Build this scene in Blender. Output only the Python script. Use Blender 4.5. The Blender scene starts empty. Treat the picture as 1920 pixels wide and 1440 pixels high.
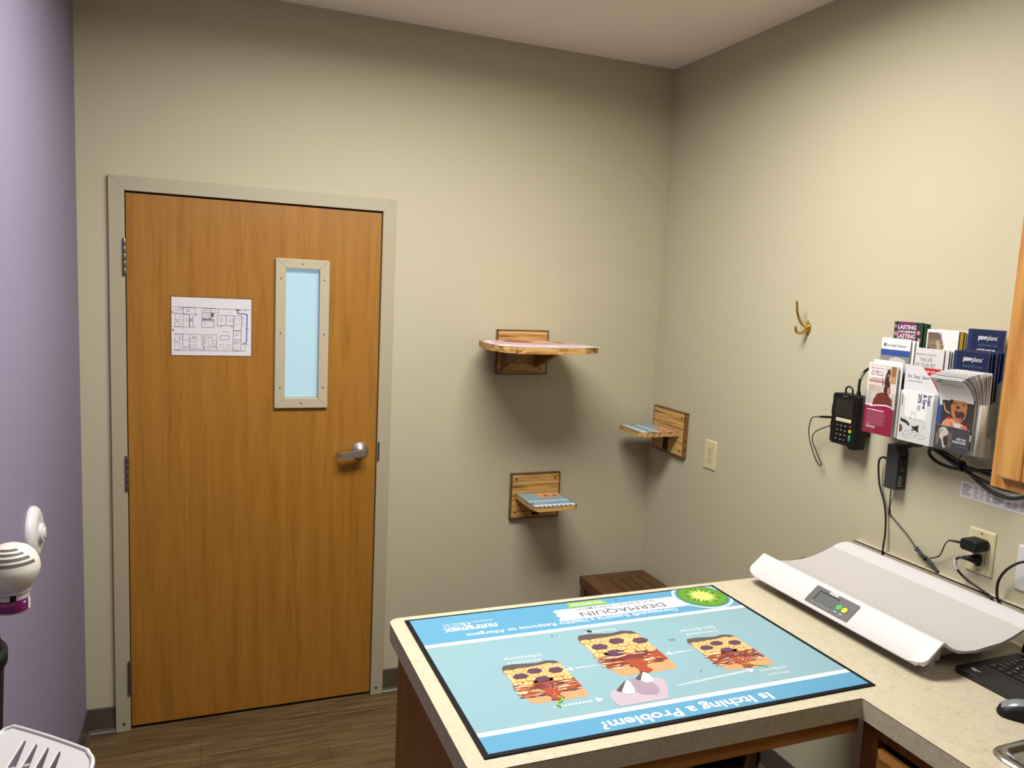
import bpy, bmesh, math, random
from mathutils import Vector, Matrix
C = bpy.context.scene.collection
PI = math.pi
R = math.radians

# ------------------------------------------------------------------ room frame (metres)
XL, XR, H = -0.150, 2.221, 2.754        # purple wall, counter wall, ceiling
YB, YF = 0.0, -4.05                     # door wall, wall behind the camera
ZC = 0.91                               # worktop

# ------------------------------------------------------------------ materials
def lin(c):
    o = []
    for v in c[:3]:
        v /= 255.0
        o.append(v / 12.92 if v <= 0.04045 else ((v + 0.055) / 1.055) ** 2.4)
    return (o[0], o[1], o[2], 1.0)

ALB = 0.72        # the photo is exposed bright: true reflectances lie this much under the colours it shows
def alb(c, k=None):
    k = ALB if k is None else k
    r = lin(c)
    return (r[0] * k, r[1] * k, r[2] * k, 1.0)

def new_mat(name):
    m = bpy.data.materials.new(name)
    m.use_nodes = True
    nt = m.node_tree
    b = nt.nodes['Principled BSDF']
    return m, nt, b

_M = {}
def mat(name, col, rough=0.5, metal=0.0, spec=0.5, emit=None, es=0.0, coat=0.0, bump=None, k=None):
    if name in _M:
        return _M[name]
    m, nt, b = new_mat(name)
    b.inputs['Base Color'].default_value = lin(col) if metal > 0.5 else alb(col, k)
    b.inputs['Roughness'].default_value = rough
    b.inputs['Metallic'].default_value = metal
    b.inputs['Specular IOR Level'].default_value = spec
    b.inputs['Coat Weight'].default_value = coat
    if emit:
        b.inputs['Emission Color'].default_value = lin(emit)
        b.inputs['Emission Strength'].default_value = es
    if bump:
        sc, st = bump
        tc = nt.nodes.new('ShaderNodeTexCoord')
        n = nt.nodes.new('ShaderNodeTexNoise')
        n.inputs['Scale'].default_value = sc
        n.inputs['Detail'].default_value = 3
        bp = nt.nodes.new('ShaderNodeBump')
        bp.inputs['Strength'].default_value = st
        bp.inputs['Distance'].default_value = 0.004
        nt.links.new(tc.outputs['Object'], n.inputs['Vector'])
        nt.links.new(n.outputs['Fac'], bp.inputs['Height'])
        nt.links.new(bp.outputs['Normal'], b.inputs['Normal'])
    _M[name] = m
    return m

def ramp(nt, stops):
    r = nt.nodes.new('ShaderNodeValToRGB')
    el = r.color_ramp.elements
    while len(el) < len(stops):
        el.new(0.5)
    for e, (p, c) in zip(el, stops):
        e.position = p
        e.color = alb(c)
    return r

def wood(name, stops, grain='z', scale=9.0, stretch=14.0, rough=0.4, wave=0.0, wscale=6.0, coat=0.0, detail=6.0, distort=0.6, spec=0.5):
    """Grain that runs along one axis: noise squeezed along it, with optional wide bands of wave."""
    if name in _M:
        return _M[name]
    m, nt, b = new_mat(name)
    tc = nt.nodes.new('ShaderNodeTexCoord')
    mp = nt.nodes.new('ShaderNodeMapping')
    s = [scale, scale, scale]
    s['xyz'.index(grain)] = scale / stretch
    mp.inputs['Scale'].default_value = s
    nt.links.new(tc.outputs['Object'], mp.inputs['Vector'])
    n = nt.nodes.new('ShaderNodeTexNoise')
    n.inputs['Scale'].default_value = 4.0
    n.inputs['Detail'].default_value = detail
    n.inputs['Roughness'].default_value = 0.62
    n.inputs['Distortion'].default_value = distort
    nt.links.new(mp.outputs['Vector'], n.inputs['Vector'])
    fac = n.outputs['Fac']
    if wave > 0:
        w = nt.nodes.new('ShaderNodeTexWave')
        w.wave_type = 'BANDS'
        w.bands_direction = 'DIAGONAL'
        w.inputs['Scale'].default_value = wscale
        w.inputs['Distortion'].default_value = 7.0
        w.inputs['Detail'].default_value = 3.0
        w.inputs['Detail Scale'].default_value = 0.7
        nt.links.new(mp.outputs['Vector'], w.inputs['Vector'])
        mx = nt.nodes.new('ShaderNodeMix')
        mx.data_type = 'FLOAT'
        mx.inputs[0].default_value = wave
        nt.links.new(n.outputs['Fac'], mx.inputs[2])
        nt.links.new(w.outputs['Fac'], mx.inputs[3])
        fac = mx.outputs[0]
    r = ramp(nt, stops)
    nt.links.new(fac, r.inputs['Fac'])
    nt.links.new(r.outputs['Color'], b.inputs['Base Color'])
    bp = nt.nodes.new('ShaderNodeBump')
    bp.inputs['Strength'].default_value = 0.08
    bp.inputs['Distance'].default_value = 0.002
    nt.links.new(fac, bp.inputs['Height'])
    nt.links.new(bp.outputs['Normal'], b.inputs['Normal'])
    b.inputs['Roughness'].default_value = rough
    b.inputs['Coat Weight'].default_value = coat
    b.inputs['Specular IOR Level'].default_value = spec
    _M[name] = m
    return m

def mottled(name, stops, scale, rough, spec=0.4, bump=0.0):
    if name in _M:
        return _M[name]
    m, nt, b = new_mat(name)
    tc = nt.nodes.new('ShaderNodeTexCoord')
    n = nt.nodes.new('ShaderNodeTexNoise')
    n.inputs['Scale'].default_value = scale
    n.inputs['Detail'].default_value = 8
    n.inputs['Roughness'].default_value = 0.7
    n.inputs['Distortion'].default_value = 1.2
    nt.links.new(tc.outputs['Object'], n.inputs['Vector'])
    r = ramp(nt, stops)
    nt.links.new(n.outputs['Fac'], r.inputs['Fac'])
    nt.links.new(r.outputs['Color'], b.inputs['Base Color'])
    b.inputs['Roughness'].default_value = rough
    b.inputs['Specular IOR Level'].default_value = spec
    if bump:
        bp = nt.nodes.new('ShaderNodeBump')
        bp.inputs['Strength'].default_value = bump
        bp.inputs['Distance'].default_value = 0.003
        n2 = nt.nodes.new('ShaderNodeTexNoise')
        n2.inputs['Scale'].default_value = 170
        n2.inputs['Detail'].default_value = 2
        nt.links.new(tc.outputs['Object'], n2.inputs['Vector'])
        nt.links.new(n2.outputs['Fac'], bp.inputs['Height'])
        nt.links.new(bp.outputs['Normal'], b.inputs['Normal'])
    _M[name] = m
    return m

def floor_mat():
    m, nt, b = new_mat('vinyl planks')
    tc = nt.nodes.new('ShaderNodeTexCoord')
    br = nt.nodes.new('ShaderNodeTexBrick')
    br.offset = 0.37
    br.inputs['Scale'].default_value = 1.0
    br.inputs['Brick Width'].default_value = 1.22
    br.inputs['Row Height'].default_value = 0.15
    br.inputs['Mortar Size'].default_value = 0.0012
    br.inputs['Color1'].default_value = (0.35, 0.35, 0.35, 1)
    br.inputs['Color2'].default_value = (0.65, 0.65, 0.65, 1)
    br.inputs['Mortar'].default_value = (0.0, 0.0, 0.0, 1)
    mp0 = nt.nodes.new('ShaderNodeMapping')
    mp0.inputs['Location'].default_value = (0.52, 0.02, 0)
    nt.links.new(tc.outputs['Object'], mp0.inputs['Vector'])
    nt.links.new(mp0.outputs['Vector'], br.inputs['Vector'])
    mp = nt.nodes.new('ShaderNodeMapping')
    mp.inputs['Scale'].default_value = (1.3, 24, 10)
    nt.links.new(tc.outputs['Object'], mp.inputs['Vector'])
    n = nt.nodes.new('ShaderNodeTexNoise')
    n.inputs['Scale'].default_value = 3.0
    n.inputs['Detail'].default_value = 7
    n.inputs['Roughness'].default_value = 0.65
    n.inputs['Distortion'].default_value = 0.8
    nt.links.new(mp.outputs['Vector'], n.inputs['Vector'])
    r = ramp(nt, [(0.32, (62, 44, 24)), (0.45, (98, 75, 46)), (0.58, (122, 98, 66)), (0.72, (148, 124, 90))])
    mx = nt.nodes.new('ShaderNodeMix')
    mx.data_type = 'FLOAT'
    mx.inputs[0].default_value = 0.22
    nt.links.new(n.outputs['Fac'], mx.inputs[2])
    nt.links.new(br.outputs['Color'], mx.inputs[3])
    nt.links.new(mx.outputs[0], r.inputs['Fac'])
    nt.links.new(r.outputs['Color'], b.inputs['Base Color'])
    b.inputs['Roughness'].default_value = 0.5
    b.inputs['Specular IOR Level'].default_value = 0.3
    return m

def clear_mat(name, tint=(244, 246, 246), gloss=0.10):
    m, nt, b = new_mat(name)
    out = nt.nodes['Material Output']
    tr = nt.nodes.new('ShaderNodeBsdfTransparent')
    tr.inputs['Color'].default_value = lin(tint)
    gl = nt.nodes.new('ShaderNodeBsdfGlossy')
    gl.inputs['Roughness'].default_value = 0.06
    lw = nt.nodes.new('ShaderNodeLayerWeight')
    lw.inputs['Blend'].default_value = 0.35
    ma = nt.nodes.new('ShaderNodeMath')
    ma.operation = 'MULTIPLY_ADD'
    ma.inputs[1].default_value = 0.12
    ma.inputs[2].default_value = gloss * 0.3
    nt.links.new(lw.outputs['Fresnel'], ma.inputs[0])
    mx = nt.nodes.new('ShaderNodeMixShader')
    nt.links.new(ma.outputs[0], mx.inputs[0])
    nt.links.new(tr.outputs[0], mx.inputs[1])
    nt.links.new(gl.outputs[0], mx.inputs[2])
    nt.links.new(mx.outputs[0], out.inputs['Surface'])
    return m

# ------------------------------------------------------------------ mesh building
EPS = 0.00022

def text_mesh(s, bold=0.0):
    cu = bpy.data.curves.new('t', 'FONT')
    cu.body = s
    cu.size = 1.0
    cu.resolution_u = 3
    cu.offset = bold
    cu.fill_mode = 'FRONT'
    ob = bpy.data.objects.new('t', cu)
    me = bpy.data.meshes.new_from_object(ob)
    vs = [(v.co.x, v.co.y) for v in me.vertices]
    fs = [tuple(p.vertices) for p in me.polygons]
    bpy.data.objects.remove(ob)
    bpy.data.curves.remove(cu)
    bpy.data.meshes.remove(me)
    return vs, fs
_TX = {}

class Plane:
    """A printed face: origin, two unit axes (reading right, reading up)."""
    def __init__(s, o, u, v):
        s.o, s.u, s.v = Vector(o), Vector(u).normalized(), Vector(v).normalized()
        s.n = s.u.cross(s.v).normalized()
    def p(s, a, b, k=0):
        return s.o + s.u * a + s.v * b + s.n * (k * EPS)
    def turned(s, a, b, ang):
        c, d = math.cos(ang), math.sin(ang)
        return Plane(s.p(a, b), s.u * c + s.v * d, s.v * c - s.u * d)

def catmull(pts, n=6):
    P = [Vector(p) for p in pts]
    if len(P) < 3:
        return P
    out = []
    Q = [P[0] * 2 - P[1]] + P + [P[-1] * 2 - P[-2]]
    for i in range(1, len(Q) - 2):
        a, b, c, d = Q[i - 1], Q[i], Q[i + 1], Q[i + 2]
        for k in range(n):
            t = k / n
            out.append(0.5 * ((2 * b) + (c - a) * t + (2 * a - 5 * b + 4 * c - d) * t * t + (3 * b - a - 3 * c + d) * t ** 3))
    out.append(P[-1])
    return out

class MB:
    def __init__(s):
        s.bm = bmesh.new()
        s.ms = []
    def mi(s, m):
        if m not in s.ms:
            s.ms.append(m)
        return s.ms.index(m)
    def face(s, pts, m):
        vs = [s.bm.verts.new(p) for p in pts]
        f = s.bm.faces.new(vs)
        f.material_index = s.mi(m)
        return f
    def hull8(s, c, m):
        v = [s.bm.verts.new(p) for p in c]
        k = s.mi(m)
        for q in ((0, 3, 2, 1), (4, 5, 6, 7), (0, 1, 5, 4), (1, 2, 6, 5), (2, 3, 7, 6), (3, 0, 4, 7)):
            f = s.bm.faces.new([v[i] for i in q])
            f.material_index = k
        return s
    def box(s, x0, x1, y0, y1, z0, z1, m):
        x0, x1 = sorted((x0, x1)); y0, y1 = sorted((y0, y1)); z0, z1 = sorted((z0, z1))
        return s.hull8([(x0, y0, z0), (x1, y0, z0), (x1, y1, z0), (x0, y1, z0), (x0, y0, z1), (x1, y0, z1), (x1, y1, z1), (x0, y1, z1)], m)
    def obox(s, c, ax, ay, az, m):
        """box around centre c with half-vectors ax, ay, az"""
        c, ax, ay, az = Vector(c), Vector(ax), Vector(ay), Vector(az)
        if ax.cross(ay).dot(az) < 0:
            ax = -ax
        return s.hull8([c - ax - ay - az, c + ax - ay - az, c + ax + ay - az, c - ax + ay - az, c - ax - ay + az, c + ax - ay + az, c + ax + ay + az, c - ax + ay + az], m)
    def prism(s, pts, vec, m, mside=None, mbot=None):
        """polygon (3-D points, seen counter-clockwise from the +vec side) extruded by vec"""
        vec = Vector(vec)
        a = [s.bm.verts.new(Vector(p)) for p in pts]
        b = [s.bm.verts.new(Vector(p) + vec) for p in pts]
        n = len(a)
        f = s.bm.faces.new(b); f.material_index = s.mi(m)
        f = s.bm.faces.new(a[::-1]); f.material_index = s.mi(mbot or mside or m)
        k = s.mi(mside or m)
        for i in range(n):
            j = (i + 1) % n
            f = s.bm.faces.new((a[i], a[j], b[j], b[i])); f.material_index = k
        return s
    def tube(s, path, r, m, seg=8, closed=False):
        P = [Vector(p) for p in path]
        n = len(P)
        rr = r if isinstance(r, (list, tuple)) else [r] * n
        k = s.mi(m)
        rings = []
        up = None
        for i in range(n):
            t = (P[(i + 1) % n] - P[i - 1]) if (closed or 0 < i < n - 1) else (P[1] - P[0] if i == 0 else P[-1] - P[-2])
            t.normalize()
            if up is None:
                up = t.orthogonal().normalized()
            up = (up - t * up.dot(t))
            up = up.normalized() if up.length > 1e-6 else t.orthogonal().normalized()
            w = t.cross(up)
            rings.append([s.bm.verts.new(P[i] + (up * math.cos(2 * PI * q / seg) + w * math.sin(2 * PI * q / seg)) * rr[i]) for q in range(seg)])
        for i in range(n if closed else n - 1):
            A, B = rings[i], rings[(i + 1) % n]
            for q in range(seg):
                f = s.bm.faces.new((A[q], A[(q + 1) % seg], B[(q + 1) % seg], B[q])); f.material_index = k
        if not closed:
            f = s.bm.faces.new(rings[0][::-1]); f.material_index = k
            f = s.bm.faces.new(rings[-1]); f.material_index = k
        return s
    def lathe(s, prof, c, axis, m, seg=32, ref=None, sx=1.0, sy=1.0):
        """profile [(radius, height)...] turned about axis through c"""
        c, ax = Vector(c), Vector(axis).normalized()
        u = (Vector(ref) if ref else ax.orthogonal()).normalized()
        w = ax.cross(u)
        k = s.mi(m)
        rings = []
        for (r, h) in prof:
            if r < 1e-6:
                rings.append([s.bm.verts.new(c + ax * h)])
            else:
                rings.append([s.bm.verts.new(c + ax * h + u * (r * sx * math.cos(2 * PI * q / seg)) + w * (r * sy * math.sin(2 * PI * q / seg))) for q in range(seg)])
        for A, B in zip(rings, rings[1:]):
            for q in range(seg):
                a = [A[0]] if len(A) == 1 else [A[q], A[(q + 1) % seg]]
                b = [B[0]] if len(B) == 1 else [B[(q + 1) % seg], B[q]]
                if len(a) + len(b) >= 3:
                    f = s.bm.faces.new(a + b); f.material_index = k
        if len(rings[0]) > 1:
            f = s.bm.faces.new(rings[0][::-1]); f.material_index = k
        if len(rings[-1]) > 1:
            f = s.bm.faces.new(rings[-1]); f.material_index = k
        return s
    # ---- print on a plane
    def apoly(s, pl, pts, m, k=1):
        a = sum(pts[i][0] * pts[(i + 1) % len(pts)][1] - pts[(i + 1) % len(pts)][0] * pts[i][1] for i in range(len(pts)))
        if a < 0:
            pts = pts[::-1]
        s.face([pl.p(x, y, k) for x, y in pts], m)
        return s
    def arect(s, pl, x0, y0, x1, y1, m, k=1):
        return s.apoly(pl, [(x0, y0), (x1, y0), (x1, y1), (x0, y1)], m, k)
    def aell(s, pl, cx, cy, rx, ry, m, k=1, seg=20, rot=0.0, a0=0.0, a1=2 * PI):
        cr, sr = math.cos(rot), math.sin(rot)
        pts = []
        full = abs(a1 - a0 - 2 * PI) < 1e-6
        for i in range(seg if full else seg + 1):
            t = a0 + (a1 - a0) * i / seg
            x, y = rx * math.cos(t), ry * math.sin(t)
            pts.append((cx + x * cr - y * sr, cy + x * sr + y * cr))
        return s.apoly(pl, pts, m, k)
    def aline(s, pl, pts, w, m, k=1):
        for (x0, y0), (x1, y1) in zip(pts, pts[1:]):
            dx, dy = x1 - x0, y1 - y0
            L = math.hypot(dx, dy)
            if L < 1e-7:
                continue
            nx, ny = -dy / L * w / 2, dx / L * w / 2
            s.apoly(pl, [(x0 + nx, y0 + ny), (x0 - nx, y0 - ny), (x1 - nx, y1 - ny), (x1 + nx, y1 + ny)], m, k)
        return s
    def atext(s, pl, t, x0, y0, m, w=None, h=None, k=2, bold=0.0, align='L'):
        """text fitted to width w and/or height h (of its own outline), lower corner at x0, y0"""
        key = (t, bold)
        if key not in _TX:
            _TX[key] = text_mesh(t, bold)
        vs, fs = _TX[key]
        ax, bx = min(v[0] for v in vs), max(v[0] for v in vs)
        ay, by = min(v[1] for v in vs), max(v[1] for v in vs)
        sx = w / (bx - ax) if w else None
        sy = h / (by - ay) if h else None
        sx = sx or sy; sy = sy or sx
        W = (bx - ax) * sx
        off = {'L': 0, 'C': -W / 2, 'R': -W}[align]
        vv = [s.bm.verts.new(pl.p(x0 + off + (x - ax) * sx, y0 + (y - ay) * sy, k)) for x, y in vs]
        mi = s.mi(m)
        for f in fs:
            try:
                q = s.bm.faces.new([vv[i] for i in f])
                q.material_index = mi
            except ValueError:
                pass
        return s
    def build(s, name, parent=None, smooth=None, bevel=0.0, seg=2, recalc=True):
        if recalc:
            bmesh.ops.recalc_face_normals(s.bm, faces=s.bm.faces)
        me = bpy.data.meshes.new(name)
        off = Vector((0, 0, 0))
        if parent is not None:
            q = parent
            while q is not None:
                off += q.location
                q = q.parent
        for v in s.bm.verts:
            v.co -= off
        s.bm.to_mesh(me)
        s.bm.free()
        for m in s.ms:
            me.materials.append(m)
        if smooth:
            me.shade_smooth()
            me.set_sharp_from_angle(angle=R(smooth))
        o = bpy.data.objects.new(name, me)
        C.objects.link(o)
        if parent is not None:
            o.parent = parent
        if bevel:
            b = o.modifiers.new('edge', 'BEVEL')
            b.width = bevel
            b.segments = seg
            b.limit_method = 'ANGLE'
            b.angle_limit = R(40)
        return o

def thing(name, label, cat, loc, group=None):
    o = bpy.data.objects.new(name, None)
    o.empty_display_size = 0.05
    o.location = loc
    C.objects.link(o)
    return tag(o, label, cat, group)

def tag(o, label, cat, group=None):
    o['label'] = label
    o['category'] = cat
    if group:
        o['group'] = group
    return o

def struct(o):
    o['kind'] = 'structure'
    return o

def rrect(x0, y0, x1, y1, r, n=5):
    pts = []
    for cx, cy, a in ((x1 - r, y1 - r, 0), (x0 + r, y1 - r, 90), (x0 + r, y0 + r, 180), (x1 - r, y0 + r, 270)):
        for i in range(n + 1):
            t = R(a + 90 * i / n)
            pts.append((cx + r * math.cos(t), cy + r * math.sin(t)))
    return pts

rnd = random.Random(7)
# lamp position, size, power, fill power, colour; exposure
LX, LY, LW, LD = 0.93, -1.34, 1.18, 0.54
LPOW, FILLPOW, LCOL, EXPO = 60.0, 9.0, (1.0, 0.995, 0.965), 0.0
# ------------------------------------------------------------------ palette
WALL = mottled('beige wall paint', [(0.0, (203, 194, 165)), (1.0, (208, 199, 170))], 1.5, 0.62, 0.25, bump=0.10)
PURPLE = mottled('purple wall paint', [(0.0, (145, 136, 163)), (1.0, (151, 142, 169))], 1.5, 0.6, 0.25, bump=0.10)
CEIL = mat('ceiling paint', (247, 240, 228), 0.8, spec=0.2, bump=(140, 0.12), k=0.95)
FLOOR = floor_mat()
BASEB = mat('taupe vinyl base', (86, 78, 68), 0.42)
FRAME = mat('taupe frame paint', (188, 178, 151), 0.42)
LITE = mat('lite frame paint', (200, 188, 160), 0.42)
DOORW = wood('maple veneer', [(0.25, (152, 98, 30)), (0.45, (170, 115, 40)), (0.60, (177, 121, 45)), (0.80, (188, 133, 54))], 'z', 12.0, 18.0, 0.36, 0.10, 0.6, detail=5, distort=1.0)
OAK = wood('golden oak', [(0.28, (160, 98, 38)), (0.45, (196, 136, 66)), (0.6, (212, 156, 84)), (0.8, (224, 172, 102))], 'z', 10, 18, 0.38, 0.08, 1.0)
OAKH = wood('golden oak rail', [(0.28, (160, 98, 38)), (0.45, (196, 136, 66)), (0.6, (212, 156, 84)), (0.8, (224, 172, 102))], 'y', 10, 18, 0.38, 0.08, 1.0)
OAKX = wood('golden oak apron', [(0.28, (150, 90, 34)), (0.45, (180, 120, 56)), (0.6, (196, 138, 70)), (0.8, (208, 152, 84))], 'x', 10, 18, 0.42)
OAKD = wood('red oak panel', [(0.3, (132, 78, 34)), (0.5, (150, 92, 42)), (0.7, (164, 104, 50))], 'z', 12, 20, 0.42)
OAKD2 = wood('oak cabinet face', [(0.3, (120, 66, 26)), (0.5, (146, 88, 38)), (0.7, (166, 106, 50))], 'z', 12, 20, 0.45)
PINEX = wood('torched pine x', [(0.33, (116, 74, 28)), (0.41, (182, 130, 62)), (0.50, (214, 168, 96)), (0.75, (232, 192, 122))], 'x', 20, 26, 0.5, detail=3, distort=0.25)
PINEY = wood('torched pine y', [(0.33, (116, 74, 28)), (0.41, (182, 130, 62)), (0.50, (214, 168, 96)), (0.75, (232, 192, 122))], 'y', 20, 26, 0.5, detail=3, distort=0.25)
BURNT = mat('burnt pine edge', (84, 54, 28), 0.6)
BURNT2 = wood('scorched pine', [(0.3, (96, 60, 28)), (0.55, (150, 104, 56)), (0.8, (182, 134, 78))], 'x', 9, 10, 0.5)
BENCHW = wood('dark walnut stain', [(0.3, (66, 40, 14)), (0.5, (96, 60, 24)), (0.72, (116, 76, 36))], 'y', 9, 14, 0.45)
BENCHX = wood('dark walnut rail', [(0.3, (66, 40, 14)), (0.5, (96, 60, 24)), (0.72, (116, 76, 36))], 'x', 9, 14, 0.45)
LAM = mottled('speckled laminate', [(0.30, (190, 177, 148)), (0.45, (207, 195, 167)), (0.58, (214, 203, 176)), (0.75, (222, 212, 188))], 60, 0.45, 0.35)
LAMEDGE = mottled('laminate edge strip', [(0.30, (182, 169, 142)), (0.5, (202, 190, 162)), (0.75, (214, 203, 177))], 60, 0.5, 0.3)
LAMLINE = mat('laminate seam', (52, 40, 30), 0.6)
STEEL = mat('satin steel', (200, 198, 194), 0.38, 1.0)
STEELB = mat('sink steel', (190, 188, 182), 0.22, 1.0)
HINGE = mat('dull hinge steel', (128, 124, 118), 0.4, 1.0)
BRASS = mat('polished brass', (206, 176, 100), 0.18, 1.0)
BLACK = mat('black plastic', (13, 13, 14), 0.5, spec=0.3)
BLACKG = mat('black gloss plastic', (8, 8, 9), 0.35, spec=0.3)
RUBBER = mat('black cable', (12, 12, 13), 0.5)
CHAR = mat('charcoal plastic', (58, 58, 60), 0.45)
GREY = mat('grey label', (150, 150, 150), 0.5)
GREYD = mat('grey panel', (98, 98, 97), 0.5)
WHITE = mat('white print', (242, 241, 240), 0.5)
WHITEP = mat('white plastic', (226, 222, 222), 0.38)
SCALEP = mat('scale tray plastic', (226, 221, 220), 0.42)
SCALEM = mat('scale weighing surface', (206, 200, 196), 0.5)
IVORY = mat('ivory plastic', (226, 216, 172), 0.35)
IVORYD = mat('ivory plastic painted shade', (120, 112, 84), 0.5)  # darker ivory for receptacle rims, shade put into the colour
PAPER = mat('white paper', (240, 234, 240), 0.45)
INK = mat('black ink', (24, 22, 26), 0.6)
INKG = mat('grey ink', (112, 112, 118), 0.6)
INKP = mat('purple marker', (96, 70, 168), 0.6)
INKR = mat('red marker', (150, 20, 40), 0.6)
MATB = mat('matte black rubber', (11, 11, 13), 0.7, spec=0.2)
SKY = mat('print blue', (94, 162, 198), 0.36)
SKYL = mat('print pale blue', (142, 180, 191), 0.36)
PGREEN = mat('print green', (150, 190, 96), 0.4)
KIWI = mat('kiwi green', (96, 160, 44), 0.4)
KIWIL = mat('kiwi light', (216, 224, 120), 0.4)
KIWID = mat('kiwi seed', (30, 60, 20), 0.4)
CELL = mat('cell yellow', (240, 196, 132), 0.4)
CELLO = mat('cell outline', (206, 132, 66), 0.4)
CELLN = mat('cell nucleus', (172, 144, 80), 0.4)
PLUM = mat('print plum', (92, 58, 84), 0.4)
SCAB = mat('print dark grey', (88, 80, 78), 0.4)
RED1 = mat('print rust red', (170, 72, 46), 0.4)
RED2 = mat('print maroon', (118, 50, 50), 0.4)
TAN = mat('print tan', (230, 160, 112), 0.4)
CREAM = mat('print cream', (248, 222, 180), 0.4)
PAWC = mat('print mauve', (196, 178, 190), 0.4)
PAWD = mat('print dusky mauve', (166, 146, 164), 0.4)
NAVY = mat('navy cover', (22, 36, 76), 0.35)
NAVYL = mat('navy cover print', (96, 112, 150), 0.4)
VIOLET = mat('violet cover', (112, 44, 96), 0.35)
LEAF = mat('leaf green print', (40, 66, 40), 0.4)
PINKF = mat('pink flower print', (222, 128, 160), 0.4)
MAGENTA = mat('magenta cover', (160, 26, 74), 0.35)
MAGT = mat('magenta fine print', (206, 120, 150), 0.4)
BLUEP = mat('blue cover print', (52, 86, 160), 0.4)
YELLOW = mat('mustard cover', (206, 186, 52), 0.4)
OLIVE = mat('mustard page edge', (160, 136, 44), 0.5)
FURG = mat('tabby fur print', (142, 116, 98), 0.5)
FURD = mat('dark fur print', (66, 48, 40), 0.5)
FURT = mat('tan fur print', (184, 122, 76), 0.5)
FURT2 = mat('light tan fur print', (210, 152, 104), 0.5)
FURW = mat('pale fur print', (214, 208, 200), 0.5)
DARKBG = mat('dark photo print', (58, 52, 50), 0.45)
SLATE = mat('slate card print', (70, 68, 76), 0.45)
EYE = mat('amber eye print', (214, 190, 96), 0.4)
BANDANA = mat('coral bandana print', (214, 92, 84), 0.5)
REDC = mat('red coupon', (196, 40, 48), 0.4)
BROWNH = mat('brown hair print', (66, 30, 26), 0.5)
MAROONC = mat('maroon shirt print', (116, 44, 40), 0.5)
ROOMW = mat('room photo print', (226, 214, 204), 0.5)
ROOMT = mat('room photo tan', (192, 150, 104), 0.5)
KRAFT = mat('cream card', (214, 204, 188), 0.5)
GREENB = mat('green key', (80, 190, 96), 0.4)
YELB = mat('yellow key', (236, 216, 40), 0.4)
TEALK = mat('teal key', (30, 128, 98), 0.4)
REDK = mat('dim red key', (120, 40, 34), 0.4)
LCD = mat('display grey', (104, 110, 106), 0.25)
LCDD = mat('display dark', (34, 37, 34), 0.2)
TAPE = mat('cream tape', (226, 220, 186), 0.5)
PLUMB = mat('plum bottle label', (126, 28, 104), 0.35)
BOTTLE = mat('bottle glass tint', (206, 196, 200), 0.15)
PINKS = mat('print pink', (226, 188, 200), 0.35)
PANE = mat('glowing frosted pane', (160, 186, 192), 0.12, emit=(176, 216, 236), es=0.46)  # emission stands in for light coming through the glass
CLEAR = clear_mat('clear acrylic', (253, 254, 254), 0.03)
MOUSEG = mat('mouse grey shell', (150, 154, 160), 0.25, 0.3)
LAMP = mat('lamp diffuser', (250, 248, 240), 0.5, emit=(255, 248, 232), es=6.0)

# ------------------------------------------------------------------ camera
cam = bpy.data.cameras.new('camera')
cam.sensor_fit = 'HORIZONTAL'
cam.sensor_width = 36.0
cam.lens = 36.0 * 1455.83 / 1920.0
cam.clip_start = 0.02
co = bpy.data.objects.new('camera', cam)
co.location = (0.2618, -3.1159, 1.7457)
co.rotation_euler = (1.4493, -0.0476, -0.3745)
C.objects.link(co)
bpy.context.scene.camera = co

# ------------------------------------------------------------------ the room
T = 0.10
m = MB().box(XL - T, XR + T, YF - T, YB + 0.30, -0.1, 0.0, FLOOR)
struct(m.build('floor'))
struct(MB().box(XL - T, XR + T, YF - T, YB + T, H, H + T, CEIL).build('ceiling'))
OX0, OX1, OZ = -0.03, 0.95, 2.05
m = MB()
for (a, b, c, d) in ((XL - T, OX0, 0, H), (OX1, XR + T, 0, H), (OX0, OX1, OZ, H)):
    m.box(a, b, 0.0, T, c, d, WALL)
struct(m.build('wall_back'))
struct(MB().box(XL - T, XL, YF, 0.0, 0, H, PURPLE).build('wall_left'))
struct(MB().box(XR, XR + T, YF, 0.0, 0, H, WALL).build('wall_right'))
struct(MB().box(XL - T, XR + T, YF - T, YF, 0, H, mat('taupe wall paint', (178, 168, 152), 0.6)).build('wall_front'))
# dark sheet added behind the door, keeps the gap under it dark
struct(MB().box(OX0 - 0.1, OX1 + 0.1, 0.28, 0.30, 0, OZ + 0.1, mat('dark gap backing', (40, 38, 36), 0.8)).build('door_backing'))

def base_run(name, p0, p1, nrm):
    """cove base: flat strip with a toe that kicks out on the floor"""
    p0, p1, nrm = Vector(p0), Vector(p1), Vector(nrm)
    prof = [(0, 0), (0.014, 0), (0.015, 0.004), (0.009, 0.010), (0.005, 0.018), (0.004, 0.099), (0.002, 0.102), (0, 0.102)]
    m = MB()
    m.prism([p0 + nrm * a + Vector((0, 0, b)) for a, b in prof], p1 - p0, BASEB)
    return struct(m.build(name))
base_run('baseboard_back', (XL + 0.002, -0.0005, 0), (-0.053, -0.0005, 0), (0, -1, 0))
base_run('baseboard_rear', (0.973, -0.0005, 0), (XR, -0.0005, 0), (0, -1, 0))
base_run('baseboard_left', (XL + 0.0005, -0.001, 0), (XL + 0.0005, YF, 0), (1, 0, 0))
base_run('baseboard_right', (XR - 0.0005, -0.016, 0), (XR - 0.0005, -1.94, 0), (-1, 0, 0))

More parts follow.
